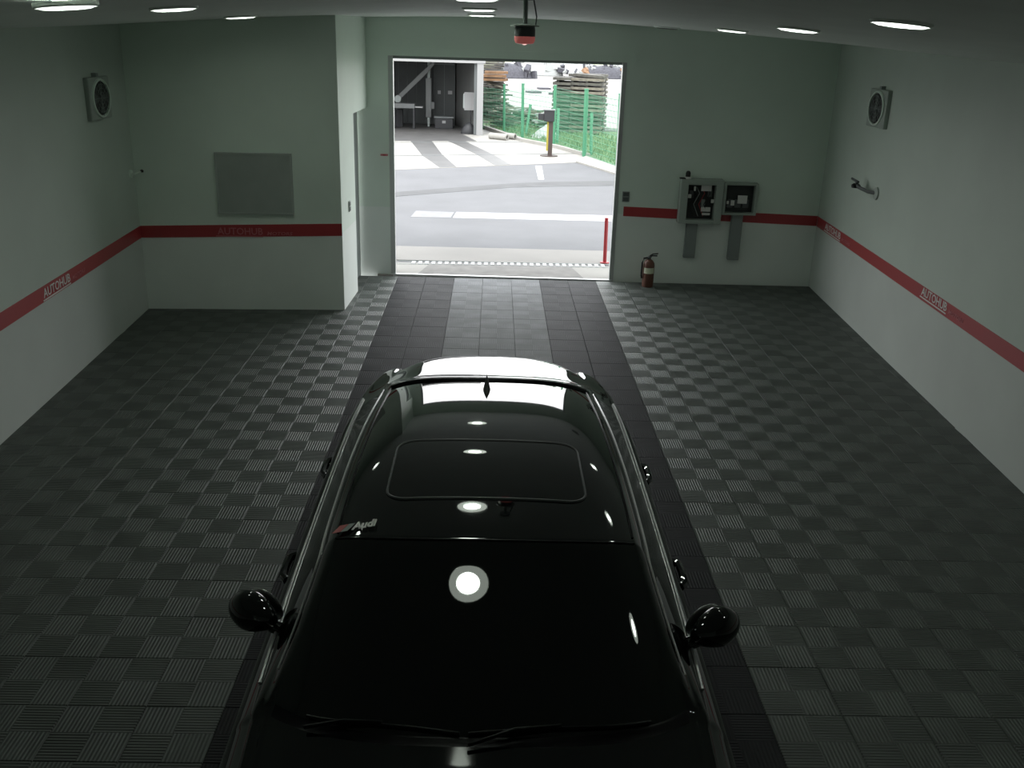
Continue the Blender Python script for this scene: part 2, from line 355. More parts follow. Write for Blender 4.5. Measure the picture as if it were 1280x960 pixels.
# the joined remainder keeps the quarter pattern with a lattice of its own
def field(name, base, bm):
    o = fin(name, bm, None, floor); o['kind'] = 'stuff'; return o
def lattice_mat(m, name):
    m2 = m.copy(); m2.name = name; t = m2.node_tree; N = t.nodes; L = t.links
    s = [n_ for n_ in N if n_.type == 'SEPXYZ'][0]; tx = [n_ for n_ in N if n_.type == 'TEX_COORD'][0]
    outs = [(l.from_socket.name, l.to_socket) for l in list(L) if l.from_node == s]
    sh = N.new('ShaderNodeVectorMath'); sh.operation = 'SUBTRACT'; sh.inputs[1].default_value = (TX0, TY0, 0); L.new(tx.outputs['Object'], sh.inputs[0])
    md = N.new('ShaderNodeVectorMath'); md.operation = 'MODULO'; md.inputs[1].default_value = (TP, TP, 10)
    ad = N.new('ShaderNodeVectorMath'); ad.operation = 'ADD'; ad.inputs[1].default_value = (TP*40, TP*40, 0); L.new(sh.outputs[0], ad.inputs[0]); L.new(ad.outputs[0], md.inputs[0])
    s2 = N.new('ShaderNodeVectorMath'); s2.operation = 'SUBTRACT'; s2.inputs[1].default_value = (TP/2, TP/2, 0); L.new(md.outputs[0], s2.inputs[0])
    L.new(s2.outputs[0], s.inputs[0]); return m2
for k, (nm, m) in enumerate((('grey_tile_field', M_tgrey), ('black_tile_field', M_tblack), ('light_tile_field', M_tlight))):
    o = field(nm, m, rest[k]); o.data.materials.clear(); o.data.materials.append(lattice_mat(m, nm+'_mat'))
edge = struct(prism('trim_6', [(OL, by(OL)-.03), (OR, by(OR)-.03), (OR, by(OR)+.03), (OL, by(OL)+.03)], -.03, .006, M_alu)); edge['label'] = 'metal edging strip at the door sill'

# ------------------------------------------------------------------ ceiling lamps
def lamp(x, y, label, on=True, group='round ceiling lamps', name='ceiling_lamp', drop=0.):
    z = zc(x, y)-drop; e = .01; nx_ = (zc(x+e, y)-zc(x-e, y))/(2*e); ny_ = (zc(x, y+e)-zc(x, y-e))/(2*e)
    nrm = Vector((nx_, ny_, -1)).normalized()
    o = empty(name, (x, y, z), label, 'ceiling lamp', group)
    q = Vector((0, 0, 1)).rotation_difference(nrm); o.rotation_mode = 'QUATERNION'; o.rotation_quaternion = q
    if drop: lathe('mount', [(0, -drop-.01), (.06, -drop-.01), (.06, .004), (0, .004)], M_ceil, o)
    lathe('trim_ring', [(.145, -.01), (.160, -.01), (.160, .012), (.15, .018), (.145, .012)], M_ceil, o, 32)
    lathe('diffuser', [(.090, .006), (.145, .006), (.145, .014), (.12, .024), (.090, .026), (.090, .006)], M_ring if on else M_off, o, 32)
    lathe('reflector', [(.086, .002), (.0895, .002), (.0895, .0255), (.0885, .0255), (.086, .002)], M_grey, o, 32)
    lathe('bulb_lens', [(0, .0), (.085, .0), (.085, .004), (0, .005)], M_lamp if on else M_off, o, 32)
    return o
CL = [(-.14, 6.75, 'lit round ceiling lamp above the roof of the black car, in line with the door'),
      (-.16, 9.3, 'lit round ceiling lamp of the middle row behind the car'),
      (-.17, 11.6, 'lit round ceiling lamp of the middle row nearest the garage door')]
for x, y, l in CL: lamp(x, y, l)
for x, y, l, d_ in ((-2.2, 5.3, 'lit round ceiling lamp at the near end of the left row', .03), (-2.17, 6.95, 'lit round ceiling lamp second of the left row', 0),
                (-2.48, 9.98, 'lit round ceiling lamp of the left row nearest the back wall', 0)): lamp(x, y, l, drop=d_)
for x, y, l in ((2.1, 5.3, 'lit round ceiling lamp at the near end of the right row'), (2.2, 7.45, 'lit round ceiling lamp second of the right row'),
                (2.29, 9.93, 'lit round ceiling lamp third of the right row')): lamp(x, y, l)
lamp(2.05, 12.3, 'unlit round ceiling lamp in the right row by the door wall', on=False)
for x, y, l in ((-.14, 4.75, 'round ceiling lamp above the windshield header, seen mirrored in the car'), (-.12, 2.98, 'round ceiling lamp above the windshield, mirrored in the glass'),
                (2.8, 3.4, 'round ceiling lamp above the right mirror, mirrored in the car')): lamp(x, y, l)

# ------------------------------------------------------------------ wall and ceiling fittings
# red beacon on a drop pole
bx, byy = .182, 6.6; zt = zc(bx, byy)
be = empty('warning_beacon', (bx, byy, 0), 'red warning beacon hanging from a ceiling pole before the door', 'beacon')
lathe('ceiling_rose', [(0, zt+.02), (.05, zt+.02), (.05, zt-.015), (0, zt-.015)], M_grey, be)
cyl('pole', (0, 0, zt), (0, 0, 3.345), .015, M_grey, be)
lathe('mounting_plate', [(0, 3.345), (.04, 3.345), (.092, 3.336), (.092, 3.329), (0, 3.329)], M_box, be)
lathe('housing', [(0, 3.331), (.064, 3.331), (.067, 3.31), (.067, 3.268), (0, 3.268)], M_dgrey, be)
le = lathe('red_lens', [(0, 3.27), (.067, 3.27), (.067, 3.245), (.058, 3.228), (.04, 3.223), (0, 3.222)], M_beacon, be); le['label'] = 'glowing red lens'
lathe('bulb', [(0, 3.27), (.014, 3.27), (.014, 3.219), (0, 3.216)], M_spark, be, 12)
tube('cable', [(.07, .04, 3.34), (.075, .05, 3.39), (.05, .05, zt+.004)], .005, M_dgrey, be, 6)
# two wall fans
def fan(x, y, z, s, label):
    o = empty('wall_fan', (x, y, z), label, 'fan', 'wall fans', rz=0 if s < 0 else math.pi)
    # local -x faces the room
    box('housing', -.06, 0, -.27, .27, -.21, .21, M_box, o, bev=.012)
    mt = frame_mtx((-.061, 0, 0), (0, 1, 0), (-1, 0, 0)) @ Matrix.Diagonal((1.18, 1, 1, 1))
    lathe('grille_rim', [(.165, 0), (.195, 0), (.19, .018), (.172, .018)], M_wall, o, 32, mt)
    lathe('fan_well', [(0, .002), (.17, .002)], M_black, o, 32, mt)
    for k in range(4):
        bm = bmesh.new(); a = k*math.pi/2
        pts = [(.03*math.cos(a-.3), .03*math.sin(a-.3)), (.15*math.cos(a-.35), .15*math.sin(a-.35)), (.155*math.cos(a+.35), .155*math.sin(a+.35)), (.03*math.cos(a+.6), .03*math.sin(a+.6))]
        lo_ = [bm.verts.new(mt @ Vector((p[0], p[1], .006))) for p in pts]; hi_ = [bm.verts.new(mt @ Vector((p[0], p[1], .010))) for p in pts]
        bm.faces.new(lo_); bm.faces.new(hi_)
        for i in range(4): bm.faces.new((lo_[i], lo_[(i+1) % 4], hi_[(i+1) % 4], hi_[i]))
        fin('fan_blade', bm, M_dgrey, o)
    lathe('hub', [(0, .003), (.032, .003), (.032, .014), (0, .02)], M_dgrey, o, 16, mt)
    bm = bmesh.new()
    for rr in (.06, .1, .14):
        pts = [mt @ Vector((rr*math.cos(2*math.pi*k/24), rr*math.sin(2*math.pi*k/24), .018)) for k in range(25)]
        atube(bm, pts, .0022, 4, cap=False)
    for k in range(4):
        a = k*math.pi/4
        atube(bm, [mt @ Vector((-.18*math.cos(a), -.18*math.sin(a), .017)), mt @ Vector((.18*math.cos(a), .18*math.sin(a), .017))], .0022, 4)
    fin('wire_guard', bm, M_grey, o)
    box('hanger', -.05, 0, -.03, .03, .21, .245, M_grey, o)
    return o
fan(rx(11.38), 11.38, 2.585, -1, 'square white fan with dark round grille on the right wall')
fan(lx(10.35), 10.35, 2.53, 1, 'square white fan with round grille on the left wall')
# water tap / spray arm on right wall, small one on left
tp = empty('wall_tap', (rx(11.1), 11.1, 1.66), 'dark wall tap with bent spout on the right wall', 'tap')
mt = frame_mtx((0, 0, 0), (0, 1, 0), (-1, 0, 0))
lathe('wall_plate', [(0, 0), (.075, 0), (.07, .02), (0, .025)], M_box, tp, 20, mt)
tube('spout', [(0, 0, 0), (-.06, .12, .0), (-.09, .33, .015), (-.10, .40, .03), (-.10, .42, .07)], .022, M_dgrey, tp)
lathe('valve_knob', [(0, 0), (.05, 0), (.055, .03), (.03, .05), (0, .05)], M_black, tp, 16, Matrix.Translation((-.10, .42, -.0)))
cyl('lever', (-.10, .36, .075), (-.10, .58, .085), .014, M_dgrey, tp)
sp2 = empty('wall_hook', (lx(11.2), 11.2, 1.64), 'small pale bracket with black tip on the left wall by the corner', 'hook')
lathe('wall_plate', [(0, 0), (.05, 0), (.045, .02), (0, .02)], M_wall, sp2, 16, frame_mtx((0, 0, 0), (0, 1, 0), (1, 0, 0)))
tube('arm', [(0, 0, 0), (.05, .0, 0), (.10, .08, .02)], .012, M_wall, sp2)
lathe('tip', [(0, 0), (.018, 0), (.022, .02), (0, .035)], M_black, sp2, 12, Matrix.Translation((.105, .085, .01)))
# grey panel on left back wall
gp = empty('wall_panel', (-2.80, ly(-2.8), 1.53), 'dull grey rectangular panel on the left back wall above the red band', 'panel', rz=.0624)
box('backing', -.425, .425, -.03, 0, -.345, .345, mat('dull_panel', (.38, .42, .39), .6, noise=.06, scale=4), gp, bev=.004)
pf = mat('dull_panel_frame', (.42, .46, .43), .5)
for a in ((-.44, .44, -.038, 0, .335, .355), (-.44, .44, -.038, 0, -.355, -.335), (-.44, -.42, -.038, 0, -.335, .335), (.42, .44, -.038, 0, -.335, .335)):
    box('frame_bar', *a, pf, gp)
# switches
def switch(x, y, z, w_, h_, rz, label, m):
    o = empty('light_switch', (x, y, z), label, 'switch', None, rz)
    box('plate', -w_/2, w_/2, -.012, 0, -h_/2, h_/2, m, o, bev=.003)
    for k in (-1, 1): box('rocker', -w_*.38, w_*.38, -.017, -.011, k*h_*.24-h_*.18, k*h_*.24+h_*.18, M_dgrey, o)
switch(1.84, by(1.84), 1.19, .10, .14, 0, 'grey two-gang switch right of the garage door', M_grey)
switch(XN(11.98), 11.98, 1.20, .09, .13, rad(90), 'small switch on the narrow return wall left of the door', M_box)
rm = empty('door_sensor', (-1.50, by(-1.5), 1.66), 'small red marker on the wall left of the garage door', 'sensor')
box('body', -.05, .05, -.02, 0, -.012, .012, M_pink, rm); box('lens', -.02, .02, -.026, -.02, -.008, .008, M_red, rm)

# electrical boxes
yb_ = by(2.9)
e1 = empty('electrical_cabinet', (2.88, by(2.88), 1.18), 'larger grey electrical cabinet with open glazed front and wiring, on the right back wall', 'cabinet', 'electrical cabinets', -.02)
def cab(o, x0, x1, z0, z1, fr, fb, yd):
    box('back_plate', x0, x1, -.02, 0, z0, z1, M_dark, o)
    for a in ((x0, x0+fr, z0, z1), (x1-fr, x1, z0, z1), (x0+fr, x1-fr, z1-fr*.7, z1), (x0+fr, x1-fr, z0, z0+fb)):
        box('frame_side', a[0], a[1], -yd, 0, a[2], a[3], M_box, o, bev=.004)
cab(e1, -.31, .272, -.31, .29, .10, .05, .16)
for k in range(5):
    x = -.17+.085*k
    z = (.10, .05, -.02, .12, .0)[k]
    box('breaker', x, x+.05, -.07, -.02, z-.07, z+.03, (M_dgrey, M_black, M_grey, M_dgrey, M_black)[k], e1)
for x, z, w_, h_ in ((-.02, .13, .14, .08), (.0, -.15, .13, .06), (.02, -.20, .11, .03), (-.12, .13, .025, .06), (-.2, .03, .05, .05), (.13, -.03, .04, .05)):
    box('paper_label', x, x+w_, -.085, -.07, z, z+h_, M_white, e1)
for k in range(4):
    x0 = -.15+.07*k
    tube('wire', [(x0, -.06, .18), (x0+.04, -.09, .10), (x0-.03, -.09, -.05), (x0+.05, -.06, -.22)], .006, (M_black, M_grey, M_red, M_black)[k], e1, 5)
e2 = empty('electrical_cabinet', (3.40, by(3.40), 1.22), 'smaller grey electrical cabinet with dark glass beside the larger one', 'cabinet', 'electrical cabinets', -.02)
cab(e2, -.238, .235, -.22, .215, .04, .03, .13)
for x, z, w_, h_ in ((-.02, -.07, .13, .11), (-.11, -.1, .05, .07), (-.17, -.08, .03, .04)):
    box('paper_label', x, x+w_, -.06, -.045, z, z+h_, M_white, e2)
for k in range(3): box('breaker', -.16+.11*k, -.08+.11*k, -.045, -.02, -.13, -.02, M_dgrey, e2)
def duct(x, y, z0, z1, lean, label):
    o = empty('cable_duct', (x, y, 0), label, 'duct', 'cable ducts below the cabinets', -.02)
    bm = bmesh.new()
    abox(bm, -.078, .078, -.07, 0, z0, z1)
    for v in bm.verts: v.co.x += lean*(z1-v.co.z)
    fin('duct_body', bm, M_grey, o)
    bm = bmesh.new(); abox(bm, -.068, .068, -.078, -.07, z0+.01, z1-.01)
    for v in bm.verts: v.co.x += lean*(z1-v.co.z)
    fin('duct_cover', bm, mat('duct_cover', (.27, .30, .29), .5), o)
duct(2.78, by(2.78), .37, .87, .0, 'grey cable duct running down under the larger cabinet')
duct(3.40, by(3.40), .36, 1.03, .0, 'grey cable duct running down under the smaller cabinet')
si = empty('alarm_siren', (2.63, by(2.63), 1.47), 'small alarm siren lamp on top of the larger cabinet', 'siren')
lathe('siren_base', [(0, 0), (.045, 0), (.045, .03), (0, .03)], M_white, si, 16, Matrix.Translation((.03, -.08, 0)))
lathe('siren_dome', [(.034, 0), (.034, .05), (.02, .075), (0, .08)], M_black, si, 16, Matrix.Translation((.03, -.08, .03)))
box('siren_bracket', -.08, .0, -.11, -.05, .0, .015, M_black, si)

# fire extinguisher
fe = empty('fire_extinguisher', (2.185, 13.06, 0), 'brownish red fire extinguisher with cream label on the floor by the wall', 'extinguisher')
lathe('cylinder', [(0, 0), (.075, 0), (.08, .012), (.08, .30), (.074, .335), (.05, .37), (.028, .385), (0, .385)], M_ext, fe)
bm = bmesh.new()
ar = [(-2.6+2.0*k/10) for k in range(11)]
lo_ = [bm.verts.new((.0815*math.cos(a), .0815*math.sin(a), .195)) for a in ar]; hi_ = [bm.verts.new((.0815*math.cos(a), .0815*math.sin(a), .275)) for a in ar]
for k in range(10): bm.faces.new((lo_[k], lo_[k+1], hi_[k+1], hi_[k]))
fin('paper_label', bm, M_label, fe, True)
lathe('valve', [(.024, .38), (.024, .41), (.03, .415), (.02, .43), (0, .43)], M_dgrey, fe, 12)
tube('carry_handle', [(0, 0, .42), (.04, -.02, .44), (.10, -.04, .445)], .010, M_black, fe)
tube('squeeze_lever', [(0, 0, .43), (.04, -.02, .462), (.11, -.04, .475)], .009, M_black, fe)
tube('hose', [(-.02, 0, .405), (-.075, -.01, .40), (-.098, -.02, .34), (-.098, -.02, .16), (-.09, -.02, .12)], .013, M_black, fe)


# ------------------------------------------------------------------ the car
car = empty('car', (0, 0, 0), 'black glossy sedan parked on the dark tiles, facing the camera', 'car')
#     ys    bow   xr    zr     zt     xw    zw     xb    zb     W     zs
ST = [(1.20, .17, .50, .42, .44, .56, .41, .62, .40, .66, .36),
      (1.22, .20, .56, .66, .70, .62, .64, .68, .62, .74, .52),
      (1.35, .22, .62, .76, .82, .68, .75, .74, .73, .84, .62),
      (1.75, .24, .68, .84, .92, .73, .835, .78, .82, .905, .68),
      (2.30, .24, .73, .92, .985, .77, .915, .81, .90, .93, .74),
      (2.81, .19, .75, .985, 1.027, .785, .972, .825, .952, .94, .78),
      (2.86, .20, .745, 1.00, 1.035, .79, .985, .83, .962, .94, .78),
      (3.13, .15, .665, 1.20, 1.245, .725, 1.12, .834, .980, .94, .79),
      (3.40, .10, .598, 1.370, 1.438, .665, 1.285, .836, .993, .94, .79),
      (3.60, .06, .600, 1.388, 1.452, .668, 1.30, .838, 1.0, .94, .79),
      (4.10, .02, .602, 1.395, 1.457, .67, 1.305, .840, 1.01, .94, .80),
      (4.70, .0, .598, 1.380, 1.442, .664, 1.285, .838, 1.022, .94, .81),
      (5.40, .02, .585, 1.284, 1.351, .648, 1.215, .828, 1.035, .935, .82),
      (5.72, -.02, .612, 1.190, 1.238, .665, 1.13, .812, 1.040, .92, .82),
      (6.02, -.08, .645, 1.085, 1.120, .69, 1.07, .785, 1.042, .90, .82),
      (6.23, -.14, .635, 1.062, 1.100, .68, 1.058, .762, 1.032, .875, .80),
      (6.44, -.22, .60, 1.025, 1.064, .645, 1.035, .72, 1.005, .83, .76),
      (6.49, -.21, .58, .96, .99, .625, .94, .70, .92, .80, .70),
      (6.52, -.19, .55, .60, .62, .60, .58, .66, .56, .76, .50),
      (6.48, -.18, .50, .36, .38, .54, .35, .58, .34, .68, .32)]
NS = len(ST)
def hermite(col):
    m = []
    for i in range(NS):
        if i == 0: m.append(ST[1][col]-ST[0][col])
        elif i == NS-1: m.append(ST[-1][col]-ST[-2][col])
        else:
            a, b = ST[i][col]-ST[i-1][col], ST[i+1][col]-ST[i][col]
            m.append(0 if a*b <= 0 else 2*a*b/(a+b))
    return m
HM = [hermite(c) for c in range(11)]
def par(s):
    i = min(int(s), NS-2); t = s-i; o = []
    if 6 <= s < 8:                                              # windshield: one smooth sheet
        t = s-6; a, b, d = (t-1)*(t-2)/2, -t*(t-2), t*(t-1)/2
        return [a*ST[6][c]+b*ST[7][c]+d*ST[8][c] for c in range(11)]
    for c in range(11):
        p0, p1, m0, m1 = ST[i][c], ST[i+1][c], HM[c][i], HM[c][i+1]
        o.append((2*t**3-3*t*t+1)*p0+(t**3-2*t*t+t)*m0+(-2*t**3+3*t*t)*p1+(t**3-t*t)*m1)
    return o
SLOPE = [(3.0, 4.0), (3.40, 3.2), (3.55, 2.6), (4.1, -1.7), (4.5, -3.4), (4.75, -4.9), (5.1, -7.0), (5.4, -10.), (6.0, -14.)]   # degrees
def slope(y):
    for (a, p), (b, q) in zip(SLOPE, SLOPE[1:]):
        if y <= b: return math.tan(rad(p+(q-p)*(y-a)/(b-a)))
    return math.tan(rad(-14))
RZ = {}
def roof_zt(y):
    """roof height on the centre line: the slope table integrated from the crest"""
    if not RZ:
        z = 0.; ys_ = [3.0+.01*k for k in range(301)]; v = []
        for yy in ys_: v.append(z); z += slope(yy+.005)*.01
        top_ = max(v)
        for k, q in enumerate(v): RZ[k] = 1.457+q-top_
    t = min(max((y-3.0)/.01, 0), 299.99); k = int(t)
    return RZ[k]+(RZ[k+1]-RZ[k])*(t-k)
gq = lambda u: .3*u*u+.7*u**4
def top(s, u, p=None):
    """point on the upper surface at station s, u = 0 centre .. 1 rail"""
    ys, bow, xr, zr, zt = (p or par(s))[:5]
    y = ys-bow*(1-(gq(u) if s > 8 else .12*u*u+.88*u**4))
    if 8 <= s <= 12:
        zt = roof_zt(ys-bow); zr = zt-.067
        z = roof_zt(y)-.067*(.3*u*u+.7*u**5)
    else:
        z = zt+(zr-zt)*(.3*u*u+.7*u**5 if s > 8 else .1*u*u+.9*u**5)
    return Vector((xr*u, y, z))
def profile(s):
    p = par(s); ys, bow, xr, zr, zt, xw, zw, xb, zb, W, zs = p; P = []
    NA, NB1, NB2 = 12, 3, 6
    for k in range(NA+1): P.append(top(s, k/NA, p))
    zr = P[-1].z; xr = P[-1].x
    for k in range(1, NB1+1):                                   # rounded drip rail
        t = k/NB1; a = t*math.pi/2
        P.append(Vector((xr+(xw-xr)*(.55*math.sin(a)+.45*t), ys, zr+(zw-zr)*(.55*(1-math.cos(a))+.45*t))))
    for k in range(1, NB2+1):
        t = k/NB2; P.append(Vector((xw+(xb-xw)*t+.012*math.sin(math.pi*t), ys, zw+(zb-zw)*t)))
    side = [(xb, zb), (xb+(W-xb)*.55, zb-(zb-zs)*.30), (W, zs), (W*.992, zs*.72+.06), (W*.985, .42 if zs > .5 else zs*.8), (W*.95, .24 if zs > .5 else zs*.7), (W*.6, .20 if zs > .5 else zs*.65)]
    for i in range(len(side)-1):
        q0 = side[max(i-1, 0)]; q1, q2 = side[i], side[i+1]; q3 = side[min(i+2, len(side)-1)]
        for k in range(1, 5):
            t = k/4; o = []
            for c in (0, 1):
                o.append(.5*(2*q1[c]+(q2[c]-q0[c])*t+(2*q0[c]-5*q1[c]+4*q2[c]-q3[c])*t*t+(3*q1[c]-q0[c]-3*q2[c]+q3[c])*t**3))
            P.append(Vector((o[0], ys, o[1])))
    return P
IA, IW, IB = 12, 15, 21                                          # rail, window top, belt
SL = []
for i in range(NS-1):
    k = 10 if 8 <= i <= 11 else 6 if 5 <= i <= 15 else 4
    SL += [i+j/k for j in range(k)]
SL.append(NS-1)
SL = sorted(set(round(s, 4) for s in SL))
PR = [profile(s) for s in SL]; NP = len(PR[0])
# full ring: mirrored left half + right half
def vid(i, j, sd): return (i, j, sd if j else 0)
co = {}
for i, P in enumerate(PR):
    for j, v in enumerate(P):
        for sd in ((1, -1) if j else (0,)):
            co[i, j, sd] = Vector((v.x*(sd or 0), v.y, v.z))
nor = {}
for i in range(len(SL)):
    for j in range(NP):
        for sd in ((1, -1) if j else (0,)):
            e1_ = co[vid(min(i+1, len(SL)-1), j, sd)]-co[vid(max(i-1, 0), j, sd)]
            if j == 0: e2_ = co[i, 1, 1]-co[i, 1, -1]; nn = e2_.cross(e1_)
            else:
                e2_ = co[vid(i, min(j+1, NP-1), sd)]-co[vid(i, j-1, sd)]; nn = e2_.cross(e1_)*(sd)
            nor[i, j, sd] = nn.normalized() if nn.length > 1e-9 else Vector((0, 0, 1))
WHEELS = [(2.05, .355), (5.27, .355)]
def classify(s, j, sd, y, z):
    if j < IA:
        if 1 <= s < 5: return 'hood'
        if 5 <= s < 6: return 'cowl'
        if 6 <= s < 8: return 'windshield' if j < IA-1 else 'body'
        if 8 <= s < 12: return 'roof'
        if 12 <= s < 14: return 'rear_window' if j < IA-1 else 'body'
        if 14 <= s < 16: return 'trunk_lid' if j < IA-1 else 'body'
        return 'body'
    if j < IW: return 'roof_frame%+d' % sd if 7 <= s < 12.6 else 'body'
    if j < IB:
        if 6.3 <= s < 13.3 and j < IB-0:
            if y < 4.28: return 'front_side_window%+d' % sd
            if y > 4.36: return 'rear_side_window%+d' % sd
        return 'body'
    for wy, wr_ in WHEELS:
        if (y-wy)**2+(z-.345)**2 < (wr_+.03)**2: return None
    if .26 < z and 3.08 < y < 4.32: return 'front_door%+d' % sd
    if .26 < z and 4.33 < y < 5.45 and (y-5.27)**2+(z-.345)**2 > .42**2: return 'rear_door%+d' % sd
    return 'body'
faces = {}
for i in range(len(SL)-1):
    for j in range(NP-1):
        for sd in (1, -1):
            q = [vid(i, j, sd), vid(i+1, j, sd), vid(i+1, j+1, sd), vid(i, j+1, sd)]
            c = sum((co[v] for v in q), Vector())/4
            g = classify((SL[i]+SL[i+1])/2, j, sd, c.y, c.z)
            if g: faces.setdefault(g, []).append(q if sd < 0 else q[::-1])
# close both ends
for i in (0, len(SL)-1):
    ring = [(i, j, 1) for j in range(1, NP)]; ring2 = [(i, j, -1) for j in range(1, NP)][::-1]
    faces['body'].append([(i, 0, 0)]+ring+ring2 if i else ([(i, 0, 0)]+ring+ring2)[::-1])
def panel(name, key, m, parent, off=0.):
    fs = faces[key]; ids = {}; vs = []; ns = []; fl = []
    for q in fs:
        f = []
        for v in dict.fromkeys(q):
            if v not in ids: ids[v] = len(vs); vs.append(co[v]+nor[v]*off); ns.append(nor[v])
            f.append(ids[v])
        if len(f) > 2: fl.append(f)
    me = bpy.data.meshes.new(name); me.from_pydata([tuple(v) for v in vs], [], fl); me.update()
    for p in me.polygons: p.use_smooth = True
    me.normals_split_custom_set_from_vertices([tuple(n_) for n_ in ns])
    return link(name, me, m, parent)
panel('body', 'body', M_paint, car)
panel('hood', 'hood', M_paint, car); panel('cowl', 'cowl', M_trim, car)
ws = panel('windshield', 'windshield', M_glass, car); ws['label'] = 'dark windshield with lettering at its upper corner'
roof = panel('roof', 'roof', M_paint, car)
panel('rear_window', 'rear_window', M_glass, car); panel('trunk_lid', 'trunk_lid', M_paint, car)
doors = {}
for sd in (1, -1):
    panel('roof_rail', 'roof_frame%+d' % sd, M_paint, car)
    panel('side_window', 'front_side_window%+d' % sd, M_glass, car); panel('side_window', 'rear_side_window%+d' % sd, M_glass, car)
    doors[0, sd] = panel('door', 'front_door%+d' % sd, M_paint, car); doors[1, sd] = panel('door', 'rear_door%+d' % sd, M_paint, car)
def s_at(y, u):
    a, b = 6., 16.
    for _ in range(40):
        m_ = (a+b)/2
        if top(m_, u).y < y: a = m_
        else: b = m_
    return (a+b)/2
def on_top(x, y):
    u = abs(x)/.6
    for _ in range(4):
        s = s_at(y, u); u = min(1, abs(x)/par(s)[2])
    return Vector((x, y, top(s, u).z))
# chrome lines along belt, window tops and roof seams
def strip(name, pts, r, m, parent): return tube(name, pts, r, m, parent, 6)
def line(j, s0, s1, sd, out=.004, n_=46):
    P = []
    for k in range(n_+1):
        s = s0+(s1-s0)*k/n_; v = profile(s)[j]; P.append(Vector(((v.x+out)*sd, v.y, v.z+.002)))
    return P
for sd in (1, -1):
    o = strip('belt_trim', line(IB, 6.55, 13.25, sd), .007, M_chrome, car); o['label'] = 'bright metal strip under the side windows'
    o = strip('window_trim', line(IW, 6.5, 13.1, sd, .003), .0055, M_chrome, car); o['label'] = 'bright metal strip over the side windows'
    strip('roof_seam', line(IA, 8.2, 12.0, sd, .0), .004, M_trim, car)
strip('header_seam', [top(8.0, u/10) * 1 if u >= 0 else Vector((-top(8.0, -u/10).x, top(8.0, -u/10).y, top(8.0, -u/10).z)) for u in range(-10, 11)], .005, M_trim, car)
strip('rear_seam', [Vector(((1 if u >= 0 else -1)*top(12.0, abs(u)/12).x, top(12.0, abs(u)/12).y+.01, top(12.0, abs(u)/12).z+.002)) for u in range(-12, 13)], .012, M_trim, car)
# glass roof panel with its seal
sx0, sx1, sy0, sy1, cr_ = -.425, .425, 3.62, 4.235, .09
def rrect(gx, n_=6):
    P = []
    for cx, cy_, a0 in ((sx1-cr_, sy0+cr_, -90), (sx1-cr_, sy1-cr_, 0), (sx0+cr_, sy1-cr_, 90), (sx0+cr_, sy0+cr_, 180)):
        for k in range(n_+1):
            a = rad(a0+90*k/n_); P.append((cx+(cr_+gx)*math.cos(a), cy_+(cr_+gx)*math.sin(a)))
    return P
sr_ = rrect(0)
pts = []
for k in range(len(sr_)):
    a, b = Vector(sr_[k]), Vector(sr_[(k+1) % len(sr_)]); nseg = max(1, int((b-a).length/.05))
    pts += [a+(b-a)*t/nseg for t in range(nseg)]
bm = bmesh.new(); ringv = []
for kk in range(7):
    f = 1-kk/6; row = []
    for p in pts:
        x, y = p.x*f, (sy0+sy1)/2+(p.y-(sy0+sy1)/2)*f
        row.append(bm.verts.new(on_top(x, y)+Vector((0, 0, .003)))) if f > 0 else None
    if f > 0: ringv.append(row)
cv = bm.verts.new(on_top(0, (sy0+sy1)/2)+Vector((0, 0, .003)))
for a, b in zip(ringv, ringv[1:]):
    for k in range(len(pts)): bm.faces.new((a[k], a[(k+1) % len(pts)], b[(k+1) % len(pts)], b[k]))
for k in range(len(pts)): bm.faces.new((ringv[-1][k], ringv[-1][(k+1) % len(pts)], cv))
bmesh.ops.recalc_face_normals(bm, faces=bm.faces)
su = fin('sunroof', bm, M_glass, car, True); su['label'] = 'dark glass roof panel with rounded corners'
loop = [on_top(p.x, p.y)+Vector((0, 0, .002)) for p in pts]; loop.append(loop[0])
tube('seal', loop, .0065, M_seam, su, 6)
# shark-fin antenna
fy = 5.10; fz = on_top(0, fy).z
bm = bmesh.new(); secs = []
for k, (y, w_, h) in enumerate(((-.09, .004, .004), (-.06, .026, .018), (-.02, .034, .034), (.03, .034, .055), (.065, .026, .068), (.085, .012, .070), (.092, .004, .058))):
    secs.append([bm.verts.new((-.012+w_*.62*a, fy+y*1.1, fz-.004+h*b)) for a, b in ((-1, 0), (-.7, .5), (-.22, .9), (0, 1), (.22, .9), (.7, .5), (1, 0))])
for a, b in zip(secs, secs[1:]):
    for k in range(6): bm.faces.new((a[k], a[k+1], b[k+1], b[k]))
bm.faces.new(secs[0]); bm.faces.new(secs[-1][::-1])
fin('antenna_fin', bm, M_black, car, True)
# windshield lettering
def ws_frame(x, y):
    a = on_top(x, y); b = on_top(x+.02, y); c = on_top(x, y+.03); X = (b-a).normalized(); Y = (c-a).normalized()
    return a, X, X.cross(Y).normalized()
a, X, Nn = ws_frame(-.535, 3.41)
X = (X+Vector((0, -.10, -.02))).normalized()
mt = frame_mtx(a+Nn*.009, X, Nn)
o = text_mesh('lettering', 'Audi', mt, .10, .055, M_white, ws, bold=.04); o['label'] = 'white lettering on the upper corner of the glass'
bm = bmesh.new()
for k, (x0, x1, mm) in enumerate(((-.07, -.035, 0),)):
    vs = [bm.verts.new(mt @ Vector(p)) for p in ((x0-.012, 0, 0), (x1-.012, 0, 0), (x1+.012, .05, 0), (x0+.012, .05, 0), (x0-.012, 0, .002), (x1-.012, 0, .002), (x1+.012, .05, .002), (x0+.012, .05, .002))]
    for f in ((0, 1, 2, 3), (4, 5, 6, 7), (0, 1, 5, 4), (1, 2, 6, 5), (2, 3, 7, 6), (3, 0, 4, 7)): bm.faces.new([vs[i] for i in f])
